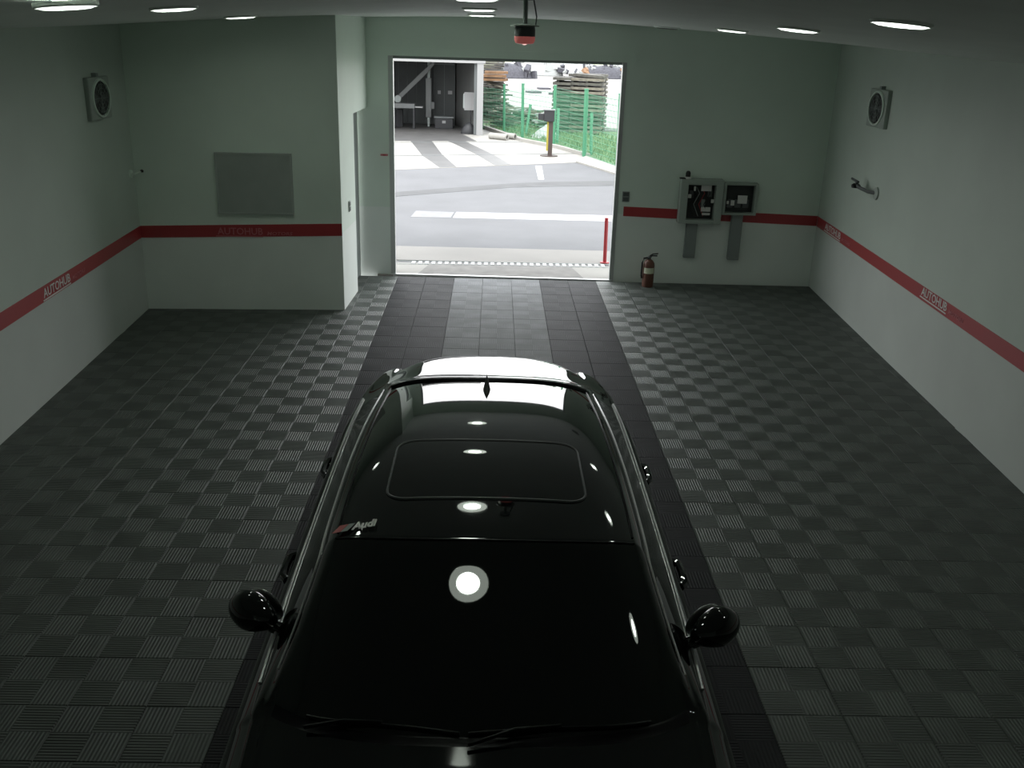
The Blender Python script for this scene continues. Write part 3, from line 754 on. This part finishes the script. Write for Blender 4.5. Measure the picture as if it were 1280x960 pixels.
o = fin('emblem', bm, M_red, ws); o['label'] = 'slanted red mark beside the lettering'
bm = bmesh.new()
x0, x1 = -.033, -.005
vs = [bm.verts.new(mt @ Vector(p)) for p in ((x0-.012, 0, 0), (x1-.012, 0, 0), (x1+.012, .05, 0), (x0+.012, .05, 0), (x0-.012, 0, .002), (x1-.012, 0, .002), (x1+.012, .05, .002), (x0+.012, .05, .002))]
for f in ((0, 1, 2, 3), (4, 5, 6, 7), (0, 1, 5, 4), (1, 2, 6, 5), (2, 3, 7, 6), (3, 0, 4, 7)): bm.faces.new([vs[i] for i in f])
o = fin('emblem', bm, M_grey, ws); o['label'] = 'slanted grey mark beside the lettering'
# wipers
for k, (u0, u1) in enumerate(((-.06, .80), (-.82, -.10))):
    P = []
    for t in range(13):
        u = u0+(u1-u0)*t/12; q = top(6.0+.05*math.sin(math.pi*t/12), abs(u)); P.append(Vector((q.x*(1 if u >= 0 else -1), q.y, q.z+.014)))
    wp = tube('wiper', P, .006, M_trim, car, 6)
    tube('wiper_arm', [P[0]+Vector((.0, -.05, -.005)), P[3]+Vector((0, -.01, .012)), P[6]+Vector((0, 0, .010))], .007, M_trim, wp, 6)
# side mirrors
for sd, yy in ((-1, 3.36), (1, 3.30)):
    bm = bmesh.new()
    bmesh.ops.create_uvsphere(bm, u_segments=28, v_segments=18, radius=1)
    for v in bm.verts:
        x, y, z = v.co
        k = 1-.25*max(0, -x*sd)                                   # narrower towards the door
        v.co = Vector((x*.125, (y*.085 if y < 0 else y*.06)*k, (z*.085)*k))
    bmesh.ops.rotate(bm, cent=(0, 0, 0), matrix=Matrix.Rotation(rad(34*sd), 3, 'Z'), verts=bm.verts)
    bmesh.ops.translate(bm, vec=((.935)*sd, yy+.01, 1.05), verts=bm.verts)
    mi = fin('side_mirror', bm, M_paint, car, True)
    tube('mirror_arm', [(.815*sd, yy-.03, .99), (.86*sd, yy-.02, 1.0), (.90*sd, yy-.005, 1.03)], [.030, .026, .03], M_paint, mi, 10)
    gb = bmesh.new(); mtg = Matrix.Translation((.935*sd-.034*sd, yy+.01+.05, 1.05)) @ Matrix.Rotation(rad(34*sd), 4, 'Z') @ Matrix.Diagonal((.10, .006, .068, 1))
    bmesh.ops.create_uvsphere(gb, u_segments=20, v_segments=10, radius=1, matrix=mtg); fin('mirror_glass', gb, M_chrome, mi, True)
# door handles
for fr, yy in ((0, 4.02), (1, 5.13)):
    for sd in (1, -1):
        xx = .925*sd
        tube('handle', [(xx, yy-.11, .86), (xx+.022*sd, yy-.085, .865), (xx+.027*sd, yy, .868), (xx+.022*sd, yy+.085, .868), (xx, yy+.11, .865)], .02, M_paint, doors[fr, sd], 8)
# wheels
for wy, wr_ in WHEELS:
    for sd in (1, -1):
        mt = frame_mtx((.80*sd, wy, .345), (0, 1, 0), (sd, 0, 0))
        ty = lathe('wheel', [(.245, -.10), (.33, -.11), (.345, -.09), (.345, .08), (.33, .105), (.245, .10)], M_tyre, car, 36, mt)
        lathe('rim', [(.248, -.09), (.25, .09), (.235, .085), (.225, -.02), (.05, -.0), (0, .0)], M_dgrey, ty, 36, mt)
        bm = bmesh.new()
        for k in range(5):
            r_ = Matrix.Rotation(2*math.pi*k/5, 4, 'Z'); abox(bm, .03, .235, -.025, .025, .01, .05, mt @ r_)
        fin('spokes', bm, M_alu, ty)
        arch = [(.945*sd-(.02*sd if wy > 5 else .015*sd), wy+.385*math.cos(rad(a)), .345+.385*math.sin(rad(a))) for a in range(-15, 196, 10)]
        tube('wheel_arch', arch, .018, M_paint, car, 8)
        bm = bmesh.new(); alathe(bm, [(.39, -.30), (.39, .10)], 28, mt); fin('wheel_well', bm, M_black, car)
# lamps, grille and plates
for sd in (1, -1):
    bm = bmesh.new(); bmesh.ops.create_uvsphere(bm, u_segments=18, v_segments=10, radius=1, matrix=Matrix.Translation((.62*sd, 1.24, .66)) @ Matrix.Rotation(rad(28*sd), 4, 'Z') @ Matrix.Diagonal((.20, .07, .065, 1)))
    hl = fin('headlight', bm, mat('lamp_glass', (.35, .37, .4), .05, coat=1), car, True)
    bm = bmesh.new(); bmesh.ops.create_uvsphere(bm, u_segments=18, v_segments=10, radius=1, matrix=Matrix.Translation((.60*sd, 6.58, .88)) @ Matrix.Rotation(rad(-18*sd), 4, 'Z') @ Matrix.Diagonal((.20, .06, .07, 1)))
    fin('taillight', bm, mat('tail_glass', (.16, .005, .008), .1, coat=1), car, True)
gr = box('grille', -.36, .36, .985, 1.06, .34, .64, M_trim, car, bev=.02)
for k in range(6): box('grille_bar', -.34, .34, .975, .99, .375+.045*k, .385+.045*k, M_chrome, gr)
box('bumper', -.66, .66, 6.50, 6.71, .38, .60, M_paint, car, bev=.05)
box('license_plate', -.26, .26, 6.705, 6.72, .66, .77, M_white, car, bev=.003)
box('license_plate', -.26, .26, .965, .98, .42, .53, M_white, car, bev=.003)

# ------------------------------------------------------------------ outdoors
g = struct(prism('ground', [(-90, 13.7), (130, 13.7), (130, 400), (-90, 400)], -.30, -.03, M_yard))
asph = struct(prism('road', [(-12, 15.30), (14, 15.42), (14, 26.4), (2.231, 26.52), (-2.414, 24.155), (-12, 19.3)], -.12, -.008, M_asph))
pav = struct(prism('pavement', [(-12, 14.30), (14, 14.40), (14, 15.40), (-12, 15.28)], -.12, -.004, M_conc))
sill = struct(prism('threshold', [(-1.62, 13.40), (1.9, 13.40), (1.9, 14.24), (-1.62, 14.14)], -.12, -.004, M_concb))
prism('dark_patch', [(-1.05, 13.50), (1.32, 13.46), (1.18, 14.21), (-.92, 14.13)], -.004, -.001, M_thr, sill)  # darker patch over the middle of the sill
side = struct(prism('kerb_strip', [(-12, 13.60), (-1.62, 13.60), (-1.62, 14.30), (-12, 14.30)], -.12, -.006, M_conc))
side2 = struct(prism('kerb_strip', [(1.9, 13.60), (14, 13.60), (14, 14.40), (1.9, 14.36)], -.12, -.006, M_conc))
# road markings
def mark(pts, m, par_, nm='road_marking', z=-.008): return prism(nm, pts, z, z+.004, m, par_)
mark([(-.74, 17.93), (2.8, 17.98), (2.85, 18.58), (-.70, 18.52)], M_line, asph)
mark([(-1.53, 17.88), (-.78, 17.92), (-.74, 18.50), (-1.48, 18.55)], M_linef, asph)
mark([(1.07, 23.17), (1.21, 23.19), (1.26, 25.66), (1.09, 25.63)], M_line, asph)
mark([(-9, 16.6), (-2.2, 20.05), (.4, 21.80), (1.6, 22.2), (4.4, 22.9), (9, 23.3), (9, 23.9), (4.0, 23.55), (1.4, 22.85), (.3, 22.35), (-2.2, 20.65), (-9, 17.4)], M_tar, asph, 'tar_patch')
# concrete apron of the garage
apron = struct(prism('concrete_apron', [(-12, 19.3), (-2.414, 24.155), (2.231, 26.52), (2.9, 27.9), (1.2, 31.4), (-.35, 34.2), (-.5, 36.5), (-12, 36.5)], -.12, .0, M_concb))
mark([(-1.98, 27.1), (-1.37, 24.75), (-.95, 24.95), (-1.45, 27.45), (-1.9, 30.5), (-2.6, 34.2), (-3.3, 34.2), (-2.55, 30.4)], M_wet, apron, 'damp_track', .0)
mark([(-.50, 27.7), (.02, 25.45), (.46, 25.68), (-.05, 27.9), (-.75, 30.4), (-1.55, 33.6), (-2.3, 33.6), (-1.25, 30.3)], M_wet, apron, 'damp_track', .0)
mark([(-5, 30.1), (-.55, 31.1), (-1.4, 34.4), (-5, 34.4)], M_wet, apron, 'damp_track', .003)
for p, q in (((-5, 26.1), (2.6, 28.6)), ((-5, 29.6), (.9, 31.2))):
    d = Vector((q[0]-p[0], q[1]-p[1])).normalized(); n_ = Vector((-d.y, d.x))*.03
    mark([(p[0]-n_.x, p[1]-n_.y), (q[0]-n_.x, q[1]-n_.y), (q[0]+n_.x, q[1]+n_.y), (p[0]+n_.x, p[1]+n_.y)], M_dgrey, apron, 'joint', .004)
k1 = struct(prism('kerb_right', [(2.231, 26.55), (3.06, 24.30), (6, 16.4), (6.7, 16.4), (3.3, 25.7), (2.62, 27.85)], -.1, .035, M_concb))
k2 = struct(prism('kerb_back', [(-.44, 35.6), (.86, 31.35), (1.9, 29.7), (2.62, 27.85), (2.74, 27.9), (2.0, 29.85), (.98, 31.45), (-.30, 35.6)], -.05, .09, M_concb))

# drain across the sill
dr_ = empty('trench_drain', (.25, 14.25, 0), 'trench drain with a row of pale grate bars across the doorway', 'drain')
prism('channel', [(-1.70, -.18), (1.64, -.08), (1.64, .15), (-1.70, .05)], -.10, -.006, M_black, dr_)
bm_me = None
for k in range(30):
    x = -1.42+.0985*k; y = -.055+.03*(x+1.42)
    if bm_me is None:
        bm = bmesh.new(); abox(bm, -.029, .029, -.11, .055, -.03, .004, bev=.003); o = fin('grate_bar', bm, M_line, dr_); bm_me = o.data
    else:
        o = bpy.data.objects.new('grate_bar', bm_me); C.objects.link(o); o.parent = dr_
    o.location = (x, y, 0)
for dy in (-.13, .085):
    tube('drain_edge', [(-1.66, -.055+.03*-.24+dy, -.004), (1.6, -.055+.03*3.02+dy, -.004)], .006, M_grey, dr_, 6)

# red guard post at the right edge of the doorway
rp_ = empty('guard_post', (1.735, 14.47, 0), 'slim red guard post outside the right edge of the garage door', 'post')
cyl('post', (0, 0, 0), (-.01, 0, .69), .028, M_redp, rp_); lathe('post_base', [(0, -.008), (.07, -.008), (.07, .012), (.03, .02), (0, .02)], M_redp, rp_, 16)

# opposite garage
ga = empty('garage', (-2.2, 33.0, 0), 'open garage across the road with white door frame and dark inside', 'building')
box('door_post', 1.595, 1.80, -.12, .12, 0, 2.38, M_gwhite, ga)
box('door_post', -2.4, -2.2, -.12, .12, 0, 2.38, M_gwhite, ga)
box('door_head', -2.4, 1.86, -.14, .14, 2.28, 2.56, M_gwhite, ga)
box('inner_post', 1.50, 1.59, .02, .22, 0, 2.36, M_dgrey, ga)
prism('side_wall', [(1.66, .1), (1.78, .1), (1.02, 3.9), (.72, 3.4)], 0, 2.62, M_gwall, ga)
prism('side_wall', [(-2.4, .1), (-2.28, .1), (-2.28, 3.9), (-2.4, 3.9)], 0, 2.62, M_gwall, ga)
box('back_wall', -2.4, .95, 3.4, 3.55, 0, 2.62, M_gin, ga)
prism('roof', [(-2.5, -.1), (1.84, -.1), (1.84, 1), (1.1, 4.0), (-2.5, 4.0)], 2.54, 2.66, M_ggrey, ga)
prism('floor_slab', [(-2.3, .1), (1.68, .1), (.8, 3.4), (-2.3, 3.4)], -.02, .012, M_wet, ga)
for k in range(6): box('wall_rib', -2.0+.33*k, -1.97+.33*k, 3.36, 3.4, 0, 2.6, M_dark, ga)
def gthing(name, loc, label, cat, group=None): return empty(name, (-2.2+loc[0], 33+loc[1], loc[2]), label, cat, group)
o = gthing('loader_arm', (-.5, 2.2, 0), 'pale slanted metal arm inside the dark garage', 'machine')
atb = [(-.72, 0, .55), (-.70, 0, .98), (.34, 0, 1.97), (.55, 0, 2.2)]
bm = bmesh.new()
for p, q, w_ in zip(atb, atb[1:], (.12, .12, .09)):
    d = (Vector(q)-Vector(p)); mt = frame_mtx(p, d, (0, -1, 0)); abox(bm, 0, d.length, -w_*.6, w_*.6, -.06, .06, mt)
fin('arm', bm, M_ggrey, o); cyl('pivot', (-.72, -.1, .95), (-.72, .1, .95), .12, M_grey, o); box('stand', -.85, -.55, -.12, .12, 0, .60, M_gblack, o)
o = gthing('work_bench', (-.85, 1.55, 0), 'pale bench top along the left of the garage inside', 'bench')
box('bench_top', -.5, .28, -.2, .2, .70, .85, M_ggrey, o); box('shelf', -.5, .55, -.15, .15, .72, .76, M_gwhite, o)
for x in (-.45, .22): box('leg', x, x+.06, -.15, .15, 0, .70, M_gblack, o)
o = gthing('air_duct', (-.16, 2.5, 0), 'pale upright pipe in the middle of the garage back wall', 'pipe')
box('duct_body', -.10, .10, -.08, .08, .32, 1.66, M_ggrey, o, bev=.02); cyl('upper_pipe', (0, 0, 1.66), (.02, 0, 2.5), .06, M_grey, o); box('valve', .10, .2, -.06, .04, .62, .85, M_ggrey, o); cyl('foot_pipe', (0, 0, 0), (0, 0, .32), .05, M_grey, o)
o = gthing('locker', (.35, 3.05, 0), 'dark steel locker with two white labels inside the garage', 'locker')
box('body', -.36, .40, -.02, .25, .02, 2.14, M_dgrey, o)
for k in (0, 1): d_ = box('door', -.35+.375*k, .01+.375*k, -.045, -.02, .06, 2.10, M_gin, o); box('label_plate', -.22+.37*k, -.11+.41*k, -.055, -.045, 1.10, 1.22, M_gwhite, d_)
o = gthing('storage_bin', (.42, 2.0, 0), 'dark plastic storage bin with white label on the garage floor', 'bin')
box('bin_body', -.32, .32, -.2, .2, 0, .36, M_gblack, o, bev=.02); box('bin_lid', -.35, .35, -.23, .23, .36, .42, M_dgrey, o, bev=.015); box('label_plate', -.06, .06, -.21, -.2, .19, .28, M_gwhite, o)
o = gthing('notice_board', (1.33, .75, 0), 'white notice board on a stand at the right side of the garage', 'board')
box('board', -.17, .19, -.03, .03, .74, 1.32, M_gwhite, o); box('side_flap', -.21, -.17, -.03, .08, .80, 1.27, M_grey, o); cyl('stand_pole', (.05, .03, .02), (.05, .03, .8), .02, M_gblack, o); lathe('stand_base', [(0, 0), (.15, 0), (.15, .02), (0, .03)], M_gblack, o, 12, Matrix.Translation((.05, .03, 0)))
o = gthing('black_bag', (1.33, .36, 0), 'black heaped bag on the garage floor under the notice board', 'bag')
bm = bmesh.new(); bmesh.ops.create_icosphere(bm, subdivisions=3, radius=1)
for v in bm.verts:
    n1 = math.sin(5*v.co.x+2)*math.sin(4*v.co.y)*.12
    v.co = Vector((v.co.x*(.27+n1*.2)*(1-.35*max(0, v.co.z)), v.co.y*.22, max(0, v.co.z*.34+.04+n1*.1)))
fin('bag_body', bm, M_gblack, o, True); cyl('bag_neck', (.02, 0, .30), (.05, 0, .38), .03, M_gblack, o)

# concrete pipes on the verge
o = empty('concrete_pipe', (.14, 31.8, .10), 'longer pale concrete pipe lying by the garage corner', 'pipe', 'concrete pipes by the kerb')
bm = bmesh.new(); mt = frame_mtx((-.28, .18, 0), (0, 0, 1), (.56, -.40, 0)); alathe(bm, [(.06, 0), (.10, 0), (.10, .68), (.06, .68), (.06, 0)], 16, mt); fin('pipe_wall', bm, M_concb, o, True)
o2 = empty('concrete_pipe', (.55, 32.0, .10), 'shorter pale concrete pipe behind the longer one by the kerb', 'pipe', 'concrete pipes by the kerb')
bm = bmesh.new(); mt = frame_mtx((-.15, .10, 0), (0, 0, 1), (.28, -.2, 0)); alathe(bm, [(.055, 0), (.095, 0), (.095, .34), (.055, .34), (.055, 0)], 16, mt); fin('pipe_wall', bm, M_concb, o2, True)

# meter post
mp = empty('meter_post', (1.556, 27.786, 0), 'dark post with yellow edge and a black meter box on top', 'post')
box('post', -.035, .085, -.05, .05, 0, 1.0, M_brown, mp); box('yellow_edge', -.085, -.035, -.045, .045, .15, 1.0, M_yellow, mp)
lathe('base_plate', [(0, 0), (.25, 0), (.25, .02), (0, .02)], M_brown, mp, 24)
box('meter_box', -.18, .11, -.12, .12, .95, 1.25, M_gblack, mp, bev=.015); box('reader_arm', -.34, -.18, -.08, .08, .99, 1.16, M_gblack, mp, bev=.01); box('box_lid', -.2, .13, -.14, .14, 1.25, 1.275, M_dgrey, mp)

# verge behind the fence
FL = [(-.45, 35.4), (.33, 34.2), (.92, 32.5), (1.85, 30.6), (2.57, 27.9), (3.25, 25.6), (4.4, 21.8)]
lawn = struct(prism('lawn', [(-.45, 35.5), (.33, 34.1), (.95, 32.1), (1.85, 30.3), (2.62, 27.95), (3.3, 25.7), (6.7, 16.4), (16, 16.4), (16, 33), (4.7, 36.9), (1.9, 40.5), (-.45, 41.5)], -.05, .01, M_grass))
bm = bmesh.new()
for _ in range(5200):
    t = R.random(); k = R.randrange(5); a, b = FL[k], FL[k+1]
    x = a[0]+(b[0]-a[0])*t+R.random()**1.3*2.6+.12; y = a[1]+(b[1]-a[1])*t+R.random()*2.4
    h = R.uniform(.05, .2); dx, dy = R.uniform(-.07, .07), R.uniform(-.07, .07); w_ = R.uniform(.012, .03); an = R.uniform(0, 3.14)
    c, s = math.cos(an)*w_, math.sin(an)*w_
    v = [bm.verts.new((x-c, y-s, 0)), bm.verts.new((x+c, y+s, 0)), bm.verts.new((x+dx, y+dy, h))]; bm.faces.new(v)
gt = fin('grass_blades', bm, mat('grass_blade', (.12, .19, .085), .8), None); tag(gt, 'green grass growing along the wire fence', 'grass', None, 'stuff')

# fence
fn = empty('wire_fence', (0, 0, 0), 'green wire mesh fence along the verge across the road', 'fence')
PT = [((.33, 34.2), 1.56, .045), ((.92, 32.5), 1.69, .05), ((1.85, 30.6), 1.76, .05), ((2.57, 27.9), 1.82, .06), ((3.25, 25.6), 1.85, .06), ((4.4, 21.8), 1.9, .06), ((-.45, 35.4), 1.5, .045)]
for (x, y), h, r_ in PT:
    ps = cyl('post', (x, y, 0), (x-.03, y, h), r_, M_green, fn, 10); cyl('post_cap', (x-.03, y, h), (x-.03, y, h+.03), r_*1.15, M_green, ps, 10)
for x, y, dx, h in ((1.05, 33.2, .14, 1.0), (2.0, 31.2, .0, 1.05), (2.80, 28.3, -.02, 1.15)):
    cyl('brace', (x, y, 0), (x+dx, y+.25, h), .045, M_green, fn, 8)
order = [PT[6], PT[0], PT[1], PT[2], PT[3], PT[4], PT[5]]
for (pa, ha, _), (pb, hb, _) in zip(order, order[1:]):
    bm = bmesh.new(); a, b = Vector((*pa, 0)), Vector((*pb, 0)); L_ = (b-a).length; h = min(ha, hb)-.1
    for z in [i_*.15+.05 for i_ in range(int(h/.15)+1)]:
        atube(bm, [a+Vector((0, 0, z)), b+Vector((0, 0, z))], .006, 3, False)
    nv = int(L_/.07)
    for i_ in range(nv):
        p = a+(b-a)*(i_+.5)/nv; atube(bm, [p+Vector((0, 0, .03)), p+Vector((0, 0, h))], .0045, 3, False)
    o = fin('mesh_panel', bm, M_mesh, fn); o['kind'] = 'stuff'

# stacked planks
def plank_mesh(nm, L_, W_, T_, m):
    bm = bmesh.new(); abox(bm, -L_/2, L_/2, -W_/2, W_/2, 0, T_); o = fin(nm, bm, m); me = o.data; bpy.data.objects.remove(o); return me
def plank(me, par_, loc, rz=0., tilt=0.):
    o = bpy.data.objects.new('plank', me); C.objects.link(o); o.parent = par_; o.location = loc; o.rotation_euler = (0, tilt, rz); return o
ls = empty('lumber_stack', (3.03, 34.6, 0), 'tall neat stack of grey planks behind the green fence', 'lumber stack', rz=rad(-14))
pm = [plank_mesh('grey_plank', 1.12, .30, .085, M_wood), plank_mesh('pale_plank', 1.14, .30, .085, M_woodl), plank_mesh('grey_side_plank', .62, .30, .085, M_wood), plank_mesh('stick', .08, 1.1, .055, mat('dark_stick', (.05, .05, .045), .9))]
nl = 13
for k in range(nl):
    z = .02+k*.142
    for r_ in range(4):
        plank(pm[1 if R.random() < .35 else 0], ls, (.22+R.uniform(-.03, .03), -.45+r_*.31, z+.055), R.uniform(-.02, .02))
    for r_ in range(4): plank(pm[2], ls, (-.66+R.uniform(-.03, .03), -.50+r_*.30, z+.05+R.uniform(-.01, .01)), R.uniform(-.03, .03))
    for x in (-.8, -.3, .2, .68):
        o = bpy.data.objects.new('spacer', pm[3]); C.objects.link(o); o.parent = ls; o.location = (x, .0, z)
for k in range(4): plank(pm[0], ls, (.1+R.uniform(-.2, .2), -.3+.25*k, .02+nl*.142+.03), R.uniform(-.3, .3), R.uniform(-.04, .04))
def heap(name, loc, label, n_, sx_, sy_, h, mats, L0=.9, group=None):
    o = empty(name, loc, label, 'lumber pile', group)
    ms = [plank_mesh('board', L0*f, .16, .05, m) for m in mats for f in (1, .7)]
    for k in range(n_):
        t = k/n_; wdt = 1-.55*t
        plank(R.choice(ms), o, (R.uniform(-sx_, sx_)*wdt, R.uniform(-sy_, sy_)*wdt, h*t+.02), R.uniform(-.9, .9), R.uniform(-.18, .18))
    return o
heap('plank_pile', (.0, 37.9, 0), 'dark jumbled plank pile with orange boards on top beside the garage', 46, .45, .5, 1.45, (M_wood, M_woodl, M_wood), 1.0)
op = empty('plank_pile', (-.05, 37.9, 1.53), 'orange brown boards lying on the dark plank pile', 'lumber pile')
om = plank_mesh('orange_board', .85, .2, .085, M_orange)
for k in range(10): plank(om, op, (R.uniform(-.05, .12), -.3+.15*(k % 4), .0+.10*(k//4)*1.3), R.uniform(-.08, .08))
dk = empty('plank_pile', (-.1, 38.95, 0), 'dark and white boards stacked highest behind the orange boards', 'lumber pile')
dm = [plank_mesh('dark_board', .8, .22, .07, M_wood), plank_mesh('pale_board', .8, .22, .06, M_tarp)]
for k in range(58): plank(dm[k % 2], dk, (R.uniform(-.12, .05), -.1+.22*(k % 2), .0+.086*(k//2)), R.uniform(-.15, .15))
heap('plank_pile', (1.15, 36.7, 0), 'low spread of weathered boards behind the middle of the fence', 30, .7, .4, .62, (M_woodl, M_wood, M_tarp), .9)
heap('plank_pile', (.3, 35.5, 0), 'low dark boards between the garage corner and the fence', 22, .3, .3, .7, (M_wood, M_woodl), .8)
heap('plank_pile', (1.72, 35.3, 0), 'small loose boards leaning at the left side of the neat stack', 12, .2, .25, .55, (M_woodl, M_tarp), .6)
# white sheet mound and slab
tm = bmesh.new(); bmesh.ops.create_grid(tm, x_segments=20, y_segments=14, size=1)
for v in tm.verts:
    d = max(abs(v.co.x), abs(v.co.y)); hh = .40*max(0, 1-v.co.length**1.2)+.03*math.sin(7*v.co.x)*math.cos(6*v.co.y)*(1-d)
    v.co = Vector((v.co.x*.48, v.co.y*.55, .012+hh))
tp_ = fin('white_sheet', tm, M_tarp, None, True); tp_.location = (1.72, 33.0, 0); tag(tp_, 'white sheet draped over a low mound on the grass', 'sheet')
so_ = tp_.modifiers.new('thick', 'SOLIDIFY'); so_.thickness = .01
sl_ = empty('concrete_slab', (3.9, 35.9, 0), 'pale slab lying on the grass right of the plank stack', 'slab')
box('slab_body', -.55, .75, -.5, .6, 0, .10, M_tarp, sl_, bev=.02); box('slab_edge', -.5, .7, -.45, .55, .10, .13, M_concb, sl_, bev=.01)
# far side of the yard: pale scrub and heaps of rubble
fd = struct(prism('field', [(-60, 92), (90, 92), (90, 300), (-60, 300)], -.03, .25, M_field))
def rubble(x, y, sx_, h, mats, label, n_=26):
    o = empty('rubble_heap', (x, y, 0), label, 'rubble heap', 'rubble heaps at the far side of the yard')
    for m, nn in mats:
        bm = bmesh.new()
        for _ in range(nn):
            r_ = R.uniform(.25, .7); px, t = R.uniform(-sx_, sx_), R.random()
            mt = Matrix.Translation((px, R.uniform(-.8, .8), h*t*(1-abs(px)/sx_*.8))) @ Matrix.Rotation(R.uniform(0, 6), 4, (R.random(), R.random(), R.random()+.1)) @ Matrix.Diagonal((r_*1.6, r_, r_*.55, 1))
            abox(bm, -.5, .5, -.5, .5, -.5, .5, mt)
        c_ = fin('rubble', bm, m, o); c_['kind'] = 'stuff'
    bm = bmesh.new(); bmesh.ops.create_icosphere(bm, subdivisions=2, radius=1)
    for v in bm.verts: v.co = Vector((v.co.x*sx_, v.co.y*1.2, max(-.1, v.co.z*h*.8)))
    fin('earth_mound', bm, mats[0][0], o, True)
rubble(.9, 76, 1.9, 1.3, ((M_bluew, 22), (M_tarp, 10)), 'dark rubble heap nearest the garage at the far side of the yard')
rubble(3.2, 82, 2.4, 2.0, ((M_tarp, 26), (M_bluew, 12)), 'largest white rubble heap at the far side of the yard')
rubble(6.6, 88, 2.0, 1.6, ((M_tarp, 22), (M_bluew, 14), (M_field, 8)), 'white and dark rubble heap in the middle of the far yard edge')
rubble(8.6, 80, 2.2, 1.2, ((M_bluew, 18), (M_orange, 5), (M_tarp, 14)), 'rubble heap with some brown pieces above the plank stack')
rubble(11.0, 83, 1.8, 1.1, ((M_tarp, 18), (M_bluew, 10)), 'white rubble heap at the right end of the far yard edge')
for k, (x, y) in enumerate(((2.2, 58), (3.4, 57), (3.0, 62), (4.5, 56), (4.2, 61))):
    o = box('stone_slab', -.35, .35, -.4, .4, 0, .10, M_bluew, None); o.location = (x, y, -.03); o.rotation_euler = (0, 0, R.uniform(-.4, .4)); tag(o, 'small dark slab lying on the pale yard', 'slab', 'dark slabs on the yard')
